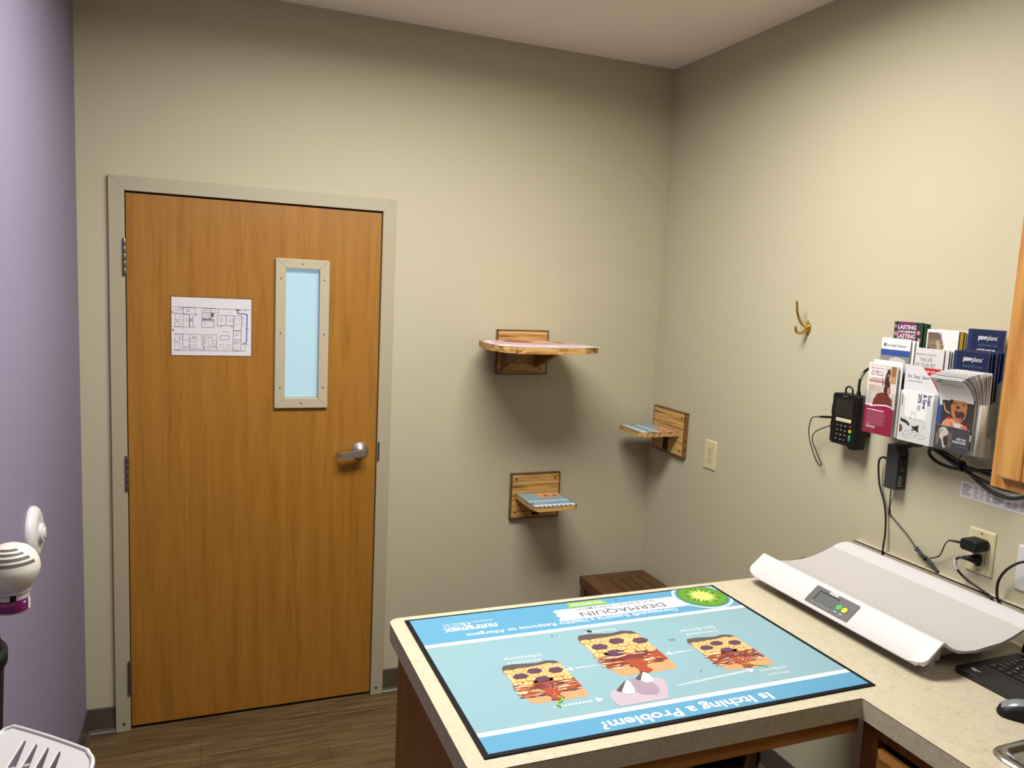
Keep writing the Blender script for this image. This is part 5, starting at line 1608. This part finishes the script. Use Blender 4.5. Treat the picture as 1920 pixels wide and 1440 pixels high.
for i in range(5):
    sheet('leaflet', 'navy pet plan leaflet fanned behind the lower navy one' if i else 'navy pet plan leaflet in the middle row, a highlight painted along its fold', 'leaflet', x + 0.001 + i * 0.0055, -1.6060 - i * 0.0065, 0.102, TB[1] + 0.0005, 0.2140 + 0.0012 * i, a_paw if i == 0 else None, cover=NAVY, edge=WHITE if i % 2 == 0 else NAVY, group='navy leaflets of the middle row' if i else None)

# --- front tier
def a_cat_back(m, pl, w, h):
    """white and magenta leaflet: a man with a cat in a living room"""
    zt = h - 0.0
    m.arect(pl, 0.003, h - 0.118, w - 0.003, h - 0.004, ROOMW, 2)
    m.arect(pl, w - 0.024, h - 0.055, w - 0.003, h - 0.006, ROOMT, 3)
    m.arect(pl, w - 0.020, h - 0.034, w - 0.006, h - 0.006, mat('wood photo print', (150, 110, 66), 0.5), 4)
    m.arect(pl, 0.004, h - 0.120, 0.062, h - 0.066, mat('sofa photo print', (214, 198, 186), 0.5), 3)
    m.apoly(pl, rrect(0.008, h - 0.084, 0.034, h - 0.066, 0.003, 3), mat('cushion photo print', (198, 176, 160), 0.5), 4)
    m.apoly(pl, rrect(0.028, h - 0.086, 0.052, h - 0.068, 0.003, 3), mat('cushion photo print pale', (206, 188, 172), 0.5), 5)
    m.apoly(pl, [(0.024, h - 0.145), (0.028, h - 0.110), (0.040, h - 0.090), (0.058, h - 0.084), (0.078, h - 0.088), (0.094, h - 0.100), (0.100, h - 0.145)], MAROONC, 6)
    m.aell(pl, 0.074, h - 0.075, 0.0115, 0.0155, BROWNH, 7, 18); m.apoly(pl, [(0.076, h - 0.066), (0.086, h - 0.070), (0.087, h - 0.080), (0.081, h - 0.089), (0.076, h - 0.084)], mat('skin photo print', (196, 138, 110), 0.5), 8)
    m.apoly(pl, [(0.062, h - 0.060), (0.066, h - 0.030), (0.070, h - 0.022), (0.070, h - 0.012), (0.074, h - 0.018), (0.079, h - 0.012), (0.080, h - 0.024), (0.078, h - 0.044), (0.084, h - 0.062), (0.078, h - 0.066)], BROWNH, 6)
    m.aline(pl, [(0.052, h - 0.040), (0.057, h - 0.046), (0.058, h - 0.066)], 0.002, BROWNH, 6)
    m.aell(pl, 0.074, h - 0.033, 0.003, 0.005, mat('tan fur patch', (200, 140, 120), 0.5), 7, 10)
    m.apoly(pl, [(0, 0), (w, 0), (w, h - 0.128), (w - 0.012, h - 0.121), (w - 0.030, h - 0.1185), (0.045, h - 0.122), (0.024, h - 0.126), (0, h - 0.124)], WHITE, 9)
    m.apoly(pl, [(0, 0), (w, 0), (w, h - 0.1315), (w - 0.012, h - 0.1245), (w - 0.030, h - 0.1220), (0.045, h - 0.1255), (0.024, h - 0.1295), (0, h - 0.1275)], MAGENTA, 10)
    m.arect(pl, 0.003, h - 0.045, 0.062, h - 0.010, WHITE, 5)
    for s_, z, ww in (('Help Get Your', 0.0195, 0.050), ('Cat Back to', 0.0285, 0.043), ('Their \u201cNormal\u201d', 0.0375, 0.050)):
        m.atext(pl, s_, 0.034, h - z, mat('rust red ink', (170, 52, 66), 0.5), w=ww, h=0.0075, k=6, bold=0.015, align='C')
    m.atext(pl, 'with Solensia', 0.034, h - 0.0465, REDC, w=0.030, h=0.004, k=6, align='C')
    m.arect(pl, 0.006, h - 0.0520, 0.060, h - 0.0506, REDC, 6); m.arect(pl, 0.006, h - 0.0555, 0.060, h - 0.0541, REDC, 6)
    m.arect(pl, 0.010, h - 0.1405, 0.072, h - 0.1378, WHITE, 11)
    for i in range(13):
        m.arect(pl, 0.010 + (0.001 if i % 4 == 3 else 0), h - 0.1455 - i * 0.0031, 0.010 + 0.072 * (0.84 + 0.16 * ((i * 5) % 4) / 3), h - 0.1443 - i * 0.0031, MAGT, 11)
    m.atext(pl, 'Solensia', 0.0115, 0.0165, WHITE, w=0.034, h=0.0085, k=11, bold=0.015)
    m.apoly(pl, [(0.0185, 0.0255), (0.0205, 0.0300), (0.0225, 0.0280), (0.0235, 0.0305), (0.0225, 0.0255)], WHITE, 11)
    m.arect(pl, 0.0115, 0.0128, 0.044, 0.0136, MAGT, 11)
x = TX[0] + 0.004
sheet('leaflet', 'white and magenta cat arthritis leaflet, man and cat on its cover', 'leaflet', x, -1.3600, 0.1050, TB[0] + 0.0005, 0.2090, a_cat_back)
sheet('leaflet', 'white leaflet with a dark edge just behind the magenta one', 'leaflet', x + 0.010, -1.3660, 0.1060, TB[0] + 0.0005, 0.2190, None, edge=BLACK)
# folded flyer with a red coupon corner
root = thing('flyer', 'white sit stay save flyer with a folded corner and red coupon', 'leaflet', (x + 0.010, -1.535, TB[0]))
pl = Plane((x + 0.012, -1.4795, TB[0] + 0.0005), (0, -1, 0), (0, 0, 1))
m = MB()
Wf, Hf = 0.119, 0.2160
q = [(0, 0), (Wf, 0), (Wf, 0.140), (0.095, 0.172), (0.052, 0.213), (0, Hf)]
m.prism([pl.p(a, b) for a, b in q], -pl.n * 0.0014, mat('flyer paper', (226, 224, 226), 0.5))
m.atext(pl, 'Sit. Stay. Save', 0.010, Hf - 0.0400, mat('flyer slate ink', (70, 86, 110), 0.5), w=0.070, h=0.0130, k=2)
m.arect(pl, 0.012, Hf - 0.0465, 0.060, Hf - 0.0452, INKG, 2)
m.aline(pl, [(0.045, Hf - 0.072), (0.042, Hf - 0.080), (0.050, Hf - 0.086), (0.060, Hf - 0.078), (0.066, Hf - 0.084), (0.070, Hf - 0.094)], 0.0009, INKG, 2)
m.build('printed_cover', root)
m = MB()
p2 = Plane((x + 0.0145, -1.4795, TB[0] + 0.0005), (0, -1, 0), (0, 0, 1))
m.prism([p2.p(a, b) for a, b in ((0.056, 0.2115), (0.112, 0.2115), (0.112, 0.150), (0.096, 0.170))], -p2.n * 0.0008, REDC)
m.atext(p2, '$$ OFF', 0.068, 0.1985, WHITE, w=0.026, h=0.0058, k=2, bold=0.02)
cpn = m.build('coupon', root); cpn['label'] = 'red coupon corner'

def a_scan(m, pl, w, h):
    P = pl.turned(0, h, -PI / 2)            # its lines run down the booklet
    NV_ = mat('scan navy ink', (44, 48, 112), 0.5)
    m.atext(P, 'Scan', 0.004, w - 0.0195, NV_, w=0.030, h=0.0125, k=2, bold=0.03)
    m.atext(P, '& Save', 0.004, w - 0.0345, NV_, w=0.040, h=0.0125, k=2, bold=0.03)
    m.atext(P, '20%', 0.004, w - 0.0500, NV_, w=0.027, h=0.0120, k=2, bold=0.03)
    for i in range(4):
        m.arect(P, 0.036, w - 0.0420 - i * 0.0028, 0.052 - 0.003 * (i % 2), w - 0.0406 - i * 0.0028, INKG, 2)
    m.atext(P, 'at Purina Pro', 0.012, 0.0045, INK, w=0.030, h=0.0042, k=2) if False else m.arect(P, 0.010, 0.0045, 0.044, 0.0075, INKG, 2)
    LN = mat('line drawing ink', (120, 120, 128), 0.6)
    for pts in ([(0.036, 0.064), (0.042, 0.078), (0.040, 0.086), (0.047, 0.081), (0.052, 0.086), (0.054, 0.074), (0.058, 0.066), (0.050, 0.064), (0.044, 0.068), (0.036, 0.064)],
                [(0.064, 0.064), (0.076, 0.066), (0.086, 0.058), (0.090, 0.050), (0.082, 0.044), (0.078, 0.050)],
                [(0.018, 0.016), (0.026, 0.028), (0.036, 0.030), (0.042, 0.022), (0.030, 0.018), (0.018, 0.016)],
                [(0.046, 0.012), (0.050, 0.028), (0.058, 0.030), (0.060, 0.018), (0.054, 0.012)],
                [(0.062, 0.020), (0.072, 0.026), (0.084, 0.024), (0.092, 0.018), (0.082, 0.014), (0.070, 0.014), (0.062, 0.020)],
                [(0.020, 0.012), (0.030, 0.010), (0.042, 0.014)]):
        m.aline(pl, pts, 0.0008, LN, 2)
    # black and white cat lying across
    m.apoly(pl, [(0.008, 0.052), (0.020, 0.058), (0.034, 0.054), (0.048, 0.046), (0.060, 0.042), (0.066, 0.034), (0.058, 0.028), (0.040, 0.030), (0.024, 0.038), (0.010, 0.044)], WHITE, 3)
    m.apoly(pl, [(0.006, 0.064), (0.012, 0.062), (0.024, 0.060), (0.036, 0.054), (0.040, 0.046), (0.034, 0.044), (0.030, 0.049), (0.018, 0.052), (0.008, 0.054)], INK, 4)
    m.apoly(pl, [(0.044, 0.046), (0.056, 0.046), (0.070, 0.052), (0.068, 0.042), (0.071, 0.030), (0.062, 0.034), (0.054, 0.036)], INK, 4)
    m.aell(pl, 0.050, 0.035, 0.004, 0.0024, INK, 4, 10)
    m.apoly(pl, [(0.005, 0.046), (0.013, 0.044), (0.017, 0.034), (0.012, 0.022), (0.006, 0.024)], mat('tan wood print', (150, 104, 60), 0.5), 3)
    m.apoly(pl, [(0.007, 0.040), (0.010, 0.041), (0.012, 0.030), (0.009, 0.026)], BROWNH, 4)
for i in range(4):
    sheet('leaflet', 'white booklet stacked behind the scan and save one' if i else 'white scan and save booklet with a black and white cat', 'leaflet', x - 0.001 + i * 0.0024, -1.4850 - i * 0.0022, 0.1080, TB[0] + 0.0005, 0.1430 + 0.0006 * i, a_scan if i == 0 else None, t=0.0014, group='white booklets behind the front one' if i else None)

def a_blood(m, pl, w, h):
    m.arect(pl, 0, 0, w, h, DARKBG, 2)
    m.apoly(pl, [(0.000, 0.062), (0.010, 0.066), (0.020, 0.082), (0.024, 0.088), (0.006, 0.082), (0.000, 0.074)], FURT2, 3) if False else None
    m.aline(pl, [(0.004, h - 0.020), (0.012, h - 0.040), (0.026, h - 0.046)], 0.004, FURT2, 3)
    m.apoly(pl, [(0.002, h - 0.085), (0.010, h - 0.068), (0.026, h - 0.056), (0.040, h - 0.060), (0.080, h - 0.075), (0.084, h - 0.100), (0.002, h - 0.096)], FURT2, 4)
    m.aell(pl, 0.026, h - 0.058, 0.005, 0.004, REDC, 5, 10)
    m.apoly(pl, [(0.028, h - 0.030), (0.026, h - 0.012), (0.034, h - 0.006), (0.052, h - 0.004), (0.070, h - 0.008), (0.076, h - 0.022), (0.074, h - 0.050), (0.062, h - 0.066), (0.044, h - 0.064), (0.032, h - 0.050)], FURT, 6)
    m.apoly(pl, [(0.024, h - 0.004), (0.034, h - 0.004), (0.032, h - 0.020), (0.025, h - 0.022)], BROWNH, 7)
    m.apoly(pl, [(0.040, h - 0.034), (0.050, h - 0.038), (0.066, h - 0.036), (0.072, h - 0.046), (0.060, h - 0.062), (0.046, h - 0.058)], FURD, 8)
    m.apoly(pl, [(0.046, h - 0.052), (0.054, h - 0.056), (0.063, h - 0.050), (0.060, h - 0.062), (0.048, h - 0.060)], mat('tongue print', (186, 96, 96), 0.5), 9)
    m.aell(pl, 0.049, h - 0.027, 0.0055, 0.0042, FURD, 8, 12)
    for a in (0.039, 0.064):
        m.aell(pl, a, h - 0.018, 0.003, 0.0022, INK, 8, 10)
    m.apoly(pl, [(0.040, h - 0.070), (0.064, h - 0.070), (0.058, h - 0.086), (0.046, h - 0.084)], FURW, 7)
    m.apoly(pl, [(0.030, h - 0.066), (0.038, h - 0.076), (0.056, h - 0.084), (0.072, h - 0.074), (0.080, h - 0.070), (0.088, h - 0.100), (0.034, h - 0.100)], BANDANA, 8)
    m.arect(pl, 0, h - 0.1100, w, h - 0.0930, WHITE, 10)
    m.atext(pl, 'Blood Donation', 0.018, h - 0.1060, mat('brown type', (150, 110, 100), 0.5), w=0.066, h=0.0090, k=11)
    m.aell(pl, 0.010, h - 0.101, 0.004, 0.004, GREY, 11, 10)
    m.arect(pl, 0.040, h - 0.1090, 0.062, h - 0.1080, REDC, 11)
sheet('leaflet', 'blood donation leaflet with a smiling tan dog in a coral bandana', 'leaflet', x + 0.002, -1.6170, 0.0960, TB[0] + 0.0140, 0.1330, a_blood)
sheet('leaflet', 'blue leaflet showing only its edge beside the blood donation one', 'leaflet', x + 0.0045, -1.6030, 0.090, TB[0] + 0.0005, 0.1330, None, cover=BLUEP)
def a_store(m, pl, w, h):
    m.arect(pl, 0, 0, w, h, SLATE, 2)
    m.apoly(pl, [(0.012, h - 0.012), (0.020, h - 0.004), (0.032, h - 0.004), (0.040, h - 0.014), (0.042, h - 0.034), (0.036, h - 0.058), (0.028, h - 0.060), (0.022, h - 0.040), (0.012, h - 0.030)], FURW, 3)
    m.apoly(pl, [(0.010, h - 0.010), (0.016, h - 0.016), (0.014, h - 0.050), (0.006, h - 0.058), (0.004, h - 0.030)], FURG, 4)
    m.apoly(pl, [(0.026, h - 0.032), (0.040, h - 0.022), (0.042, h - 0.044), (0.034, h - 0.056), (0.030, h - 0.048)], FURD, 5)
    m.aell(pl, 0.020, h - 0.014, 0.0022, 0.002, INK, 4, 8)
    m.apoly(pl, [(0.042, h - 0.012), (0.050, h - 0.012), (0.056, h - 0.040), (0.048, h - 0.060), (0.040, h - 0.050)], mat('grey fur print', (110, 100, 96), 0.5), 4)
    m.atext(pl, 'VISIT OUR', w - 0.008, h - 0.0320, WHITE, w=0.028, h=0.0060, k=4, bold=0.03, align='R')
    m.atext(pl, 'ONLINE STORE', w - 0.008, h - 0.0405, WHITE, w=0.044, h=0.0060, k=4, bold=0.03, align='R')
    m.arect(pl, w - 0.034, h - 0.0490, w - 0.006, h - 0.0480, GREY, 4)
    for i in range(4):
        m.arect(pl, 0.046, h - 0.010 - i * 0.0036, 0.046 + 0.036, h - 0.0092 - i * 0.0036, GREYD, 3)
sheet('store_card', 'small dark card about an online store with a pale dog photo', 'card', x - 0.0020, -1.6080, 0.1020, TB[0] + 0.0005, 0.0660, a_store)
# curled booklets fanning out over the front of the pocket
NF = 12
for i in range(NF):
    s = i / (NF - 1)                       # 0 hangs furthest forward
    x0 = TX[0] + 0.0085 + 0.0225 * s
    bend = 1.05 * (1 - s) ** 1.15 + 0.05
    y_l = -1.6080 - 0.022 * s
    wv = 0.102
    pts = [(x0, TB[0] + 0.001), (x0, TB[0] + 0.118)]
    a = 0.0
    L_ = 0.100
    px, pz = pts[-1]
    for k in range(8):
        a += bend / 8
        px -= math.sin(a) * L_ / 8
        pz += math.cos(a) * L_ / 8
        pts.append((px, pz))
    root = thing('booklet', 'white booklet with a handwritten line, curling furthest out of the pocket' if i == 0 else 'curled booklet in the fan standing behind the signed one', 'booklet', (x0, y_l - wv / 2, TB[0]), None if i == 0 else 'booklets fanned in the front pocket')
    m = MB()
    t = 0.0018
    fr = pts
    n = len(fr)
    off = []
    for k in range(n):
        p_ = fr[max(0, k - 1)]; q_ = fr[min(n - 1, k + 1)]
        dx, dz = q_[0] - p_[0], q_[1] - p_[1]
        l_ = math.hypot(dx, dz)
        off.append((fr[k][0] + dz / l_ * t, fr[k][1] - dx / l_ * t))
    edge_m = (NAVY, WHITE, BLACK, WHITE)[i % 4]
    face_m = WHITE if i == 0 else (WHITE if i % 3 else KRAFT)
    for k in range(n - 1):
        A0, A1, B0, B1 = fr[k], fr[k + 1], off[k], off[k + 1]
        m.face([(A0[0], y_l, A0[1]), (A0[0], y_l - wv, A0[1]), (A1[0], y_l - wv, A1[1]), (A1[0], y_l, A1[1])], face_m)
        m.face([(B0[0], y_l, B0[1]), (B1[0], y_l, B1[1]), (B1[0], y_l - wv, B1[1]), (B0[0], y_l - wv, B0[1])], NAVY if i % 2 else WHITE)
        m.face([(A0[0], y_l, A0[1]), (A1[0], y_l, A1[1]), (B1[0], y_l, B1[1]), (B0[0], y_l, B0[1])], edge_m)
        m.face([(A0[0], y_l - wv, A0[1]), (B0[0], y_l - wv, B0[1]), (B1[0], y_l - wv, B1[1]), (A1[0], y_l - wv, A1[1])], edge_m)
    A, B2 = fr[-1], off[-1]
    m.face([(A[0], y_l, A[1]), (A[0], y_l - wv, A[1]), (B2[0], y_l - wv, B2[1]), (B2[0], y_l, B2[1])], WHITE)
    bmesh.ops.remove_doubles(m.bm, verts=m.bm.verts, dist=1e-6)
    if i == 0:
        e0, e1 = Vector((fr[-4][0], 0, fr[-4][1])), Vector((fr[-1][0], 0, fr[-1][1]))
        dv = (e1 - e0).normalized()
        fp_ = Plane(Vector((e0.x, y_l, e0.z)), (0, -1, 0), dv)
        if fp_.n.x > 0:
            fp_ = Plane(fp_.o, -fp_.u, fp_.v)
        sg = []
        for k in range(30):
            sg.append((0.028 + k * 0.0016, 0.016 + 0.0042 * math.sin(k * 1.15) * (1 - k / 60) + 0.002 * math.sin(k * 0.4)))
        m.aline(fp_, sg, 0.0011, INKG, 9)
        m.aline(fp_, [(0.022, 0.006), (0.080, 0.007)], 0.0014, INKG, 9)
        m.aell(fp_, 0.022, 0.022, 0.006, 0.0028, LEAF, 9, 10, 0.5); m.aell(fp_, 0.030, 0.024, 0.006, 0.0022, LEAF, 9, 10, -0.4)
    m.build('printed_cover', root, smooth=40)
# cream sheet curled at the end of the front row
root = thing('cream_sheet', 'curled cream sheet at the cabinet end of the front pocket', 'paper', (x + 0.012, -1.732, TB[0]))
m = MB()
pts = [(x + 0.020 - 0.030 * math.sin(PI * k / 8) * 0.6, -1.7165 - 0.0215 * k / 8) for k in range(9)]
for k in range(8):
    a, b = pts[k], pts[k + 1]
    m.face([(a[0], a[1], TB[0] + 0.001), (b[0], b[1], TB[0] + 0.001), (b[0], b[1], TB[0] + 0.136), (a[0], a[1], TB[0] + 0.136)], KRAFT)
bmesh.ops.remove_doubles(m.bm, verts=m.bm.verts, dist=1e-6)
o = m.build('printed_cover', root, smooth=60)
sm_ = o.modifiers.new('thick', 'SOLIDIFY'); sm_.thickness = 0.0008

# ------------------------------------------------------------------ purple wall: round fitting, scent diffuser
wd = thing('wall_disc', 'round white wall fitting with a raised centre on the purple wall', 'wall fitting', (XL, -0.897, 1.071))
m = MB()
m.lathe([(0.0690, 0.0004), (0.0700, 0.006), (0.0690, 0.010), (0.0640, 0.0165), (0.0560, 0.0200), (0.0535, 0.0215), (0.0480, 0.0222), (0.030, 0.0226), (0, 0.0226)], (XL, -0.897, 1.071), (1, 0, 0), WHITEP, 48)
b = m.build('dome', wd, smooth=32)
m = MB()
m.lathe([(0.0250, 0.0222), (0.0250, 0.0290), (0.0235, 0.0310), (0.016, 0.0315), (0.0145, 0.0340), (0.010, 0.0350), (0, 0.0350)], (XL, -0.897, 1.071), (1, 0, 0), WHITEP, 32)
m.build('centre_knob', wd, smooth=32)
m = MB()
for k in range(3):
    a = R(200 + k * 9)
    c = Vector((XL + 0.0228, -0.897 + 0.036 * math.cos(a), 1.071 + 0.036 * math.sin(a)))
    m.obox(c, Vector((0.0004, 0, 0)), Vector((0, -math.sin(a), math.cos(a))) * 0.0075, Vector((0, math.cos(a), math.sin(a))) * 0.0011, GREYD)
m.build('vent_slots', b)

dfc = Vector((-0.086, -1.425, 1.168))
df = thing('scent_diffuser', 'white plug-in scent diffuser with a plum labelled bottle on the purple wall', 'diffuser', (XL, dfc.y, dfc.z))
m = MB()
hr = 0.0500
pf_ = [(0.034, -0.040), (0.0385, -0.034), (0.0465, -0.020), (0.0500, -0.006), (0.0500, 0.000), (0.0480, 0.012), (0.0420, 0.026), (0.0310, 0.0375), (0.0170, 0.0440), (0, 0.0460)]
m.lathe(pf_, dfc, (0, 0, 1), IVW := mat('diffuser shell', (232, 226, 214), 0.38), 40)
hd_ = m.build('shell', df, smooth=45)
# louvres cut across the crown
m = MB()
SLT = mat('diffuser slot', (92, 86, 78), 0.6)
vd = Vector((0.35, -1.0, 0)).normalized()          # the face that looks into the room
sd_ = Vector((0, 0, 1)).cross(vd).normalized()
for k, el in enumerate((20, 34, 48, 62)):
    e = R(el)
    ring_c = dfc + Vector((0, 0, -0.002))
    rr_ = 0.0505
    band = []
    for s_ in range(13):
        az = R(-48 + 96 * s_ / 12 * (1 - 0.10 * k))
        d = (vd * math.cos(az) + sd_ * math.sin(az))
        rad = [p for p in pf_]
        def surf(ee):
            # point of the shell at elevation ee
            h_ = 0.0455 * math.sin(ee)
            for (r0, h0), (r1, h1) in zip(pf_, pf_[1:]):
                if h0 <= h_ <= h1:
                    t_ = (h_ - h0) / (h1 - h0)
                    return dfc + d * ((r0 + (r1 - r0) * t_) + 0.0006) + Vector((0, 0, h_ + 0.0004))
            return dfc + Vector((0, 0, 0.046))
        band.append((surf(e - R(3.6)), surf(e + R(3.6))))
    for A_, B2 in zip(band, band[1:]):
        m.face([A_[0], B2[0], B2[1], A_[1]], SLT)
m.build('vent_slots', hd_)
m = MB()
m.lathe([(0.0330, -0.040), (0.0330, -0.0475), (0.0290, -0.0480)][::-1], dfc, (0, 0, 1), BOTTLE, 32)
m.lathe([(0.0, -0.0880), (0.0270, -0.0880), (0.0300, -0.0850), (0.0302, -0.050), (0.0290, -0.0475)], dfc, (0, 0, 1), BOTTLE, 36)
bt = m.build('bottle', df, smooth=40)
m = MB()
m.lathe([(0.0305, -0.0835), (0.0307, -0.0830), (0.0307, -0.0600), (0.0305, -0.0595)], dfc, (0, 0, 1), PLUMB, 40)
lb = m.build('bottle_label', bt, smooth=40)
m = MB()
for (az, z0, z1, a0, a1, mm) in ((0, -0.066, -0.0648, -52, 2, PINKF), (0, -0.069, -0.0682, -52, -10, PINKF), (0, -0.0675, -0.0640, 30, 38, WHITE), (0, -0.0775, -0.0765, 24, 40, PINKF), (0, -0.0835, -0.0595, 52, 70, WHITE)):
    n = 6
    for s_ in range(n):
        A0, A1 = R(a0 + (a1 - a0) * s_ / n), R(a0 + (a1 - a0) * (s_ + 1) / n)
        d0, d1 = vd * math.cos(A0) + sd_ * math.sin(A0), vd * math.cos(A1) + sd_ * math.sin(A1)
        m.face([dfc + d0 * 0.0311 + Vector((0, 0, z0)), dfc + d1 * 0.0311 + Vector((0, 0, z0)), dfc + d1 * 0.0311 + Vector((0, 0, z1)), dfc + d0 * 0.0311 + Vector((0, 0, z1))], mm)
m.obox(dfc + vd * 0.0312 + Vector((0, 0, -0.052)) - sd_ * 0.002, sd_ * 0.005, vd * 0.0006, Vector((0, 0, 0.008)), BLACK)
m.build('label_print', lb)
MB().box(XL + 0.0062, dfc.x - 0.030, dfc.y - 0.016, dfc.y + 0.016, dfc.z - 0.022, dfc.z + 0.022, IVW).build('plug_body', df, bevel=0.003)
t = thing('wall_outlet', 'wall outlet on the purple wall carrying the scent diffuser', 'outlet', (XL, dfc.y, dfc.z - 0.06))
outlet_plate(t, Plane((XL, dfc.y - 0.035, dfc.z - 0.06), (0, 1, 0), (0, 0, 1)), 0.070, 0.115, IVORY, 0)

# ------------------------------------------------------------------ small side table by the purple wall, below the frame; what stands on it
st = thing('side_table', 'small white side table against the purple wall', 'table', (0.02, -2.44, 0))
MB().box(XL + 0.004, 0.235, -2.78, -2.10, 0.930, 0.955, WHITEP).build('table_top', st, bevel=0.003)
for a in (XL + 0.02, 0.19):
    for b in (-2.76, -2.15):
        MB().box(a, a + 0.03, b, b + 0.03, 0, 0.9297, WHITEP).build('leg', st)
# white slotted scoop standing in a cup
scp = thing('slotted_scoop', 'white plastic scoop head with four tapered slots in front of the purple wall', 'scoop', (0.068, -2.435, 0.957))
SA = Vector((0.0732, -2.1983, 1.25))
SE = Vector((0.7755, -0.6310, -0.0239)).normalized()
SN = Vector((-0.1002, -0.1603, 0.982)).normalized()
SS = SN.cross(SE)
class Skew(Plane):
    """the head is cut a little askew: its slots lean along the handle"""
    def p(s, a, b, k=0):
        return Plane.p(s, a - 0.6 * b, b, k)
hp = Skew(SA, SE, SS)
def hump(e):
    return 0.0036 * max(0.0, 1 - ((e - 0.030) / 0.085) ** 2)
outl = []
E0, E1 = -0.0168, 0.1085
for i in range(13):
    e = E0 + 0.012 + (E1 - E0 - 0.024) * i / 12
    outl.append((e, hump(e)))
rc_ = [(E1 - 0.012 + 0.012 * math.sin(R(a)), -0.0135 + 0.012 * math.cos(R(a))) for a in (18, 36, 54, 72, 90)]
lc_ = [(E0 + 0.012 - 0.012 * math.sin(R(a)), -0.0115 + 0.012 * math.cos(R(a))) for a in (90, 72, 54, 36, 18)]
outl = lc_ + outl + rc_ + [(E1, -0.09), (E1 - 0.012, -0.125), (0.062, -0.142), (0.026, -0.142), (E0 + 0.012, -0.125), (E0, -0.09)]
outl = outl[::-1]
slots = []
for k in range(4):
    ec = 0.0170 + k * 0.0157
    slots.append([(ec - 0.0010, -0.0100), (ec + 0.0012, -0.0092), (ec + 0.0022, -0.0108), (ec + 0.0048, -0.040), (ec + 0.0048, -0.085), (ec - 0.0042, -0.085), (ec - 0.0046, -0.040)])
m = MB()
for k_, up in ((0.0, True), (-0.0026, False)):
    ed = []
    for loop in [outl] + slots:
        vv = [m.bm.verts.new(hp.p(a, b) + hp.n * k_) for a, b in loop]
        ed += [m.bm.edges.new((vv[i], vv[(i + 1) % len(vv)])) for i in range(len(vv))]
    r_ = bmesh.ops.triangle_fill(m.bm, use_beauty=True, edges=ed, normal=hp.n)
    for f_ in r_['geom']:
        if isinstance(f_, bmesh.types.BMFace):
            f_.material_index = m.mi(WHITEP)
for loop in [outl] + slots:
    n = len(loop)
    for i in range(n):
        a, b = loop[i], loop[(i + 1) % n]
        m.face([hp.p(*a), hp.p(*b), hp.p(*b) - hp.n * 0.0026, hp.p(*a) - hp.n * 0.0026], WHITEP)
bmesh.ops.remove_doubles(m.bm, verts=m.bm.verts, dist=1e-6)
hd2 = m.build('scoop_head', scp, bevel=0.0007)
m = MB()
m.tube([hp.p(a, b) - hp.n * 0.0006 for a, b in outl], 0.0025, WHITEP, 8, closed=True)
m.build('rim', hd2, smooth=60)
m = MB()
m.obox(hp.p(0.0225, -0.0345) - hp.n * 0.0060, SE * 0.0095 + SS * 0.0075, SS * 0.0018, hp.n * 0.0012, WHITEP)
m.build('cross_bar', hd2)
P = catmull([hp.p(0.044, -0.134), hp.p(0.044, -0.152), Vector((0.076, -2.420, 1.170)), Vector((0.070, -2.432, 1.090)), Vector((0.068, -2.435, 0.968))], 6)
m = MB().tube(P, 0.009, WHITEP, 12)
m.build('handle', scp, smooth=60)
cu_ = thing('cup', 'plain grey cup on the side table holding the white scoop', 'cup', (0.068, -2.435, 0.9555))
MB().lathe([(0.036, 0.0), (0.042, 0.115), (0.040, 0.115), (0.034, 0.006), (0, 0.006)], (0.068, -2.435, 0.9557), (0, 0, 1), GREYD, 32).build('body', cu_, smooth=40)
CANM = mat('canister black', (6, 6, 6), 0.6, spec=0.15)
cn = thing('canister', 'black canister with a domed lid, only its curved side showing by the purple wall', 'canister', (-0.0235, -2.110, 0.9555))
MB().lathe([(0.052, 0.0), (0.054, 0.002), (0.0675, 0.325), (0.066, 0.327)], (-0.0235, -2.110, 0.9557), (0, 0, 1), CANM, 48).build('body', cn, smooth=40)
MB().lathe([(0.0700, 0.3275), (0.0715, 0.330), (0.0715, 0.342), (0.0700, 0.3440), (0.0660, 0.3450), (0.0640, 0.362), (0.056, 0.383), (0.042, 0.398), (0.022, 0.406), (0, 0.408)], (-0.0235, -2.110, 0.9557), (0, 0, 1), CANM, 48).build('lid', cn, smooth=32)
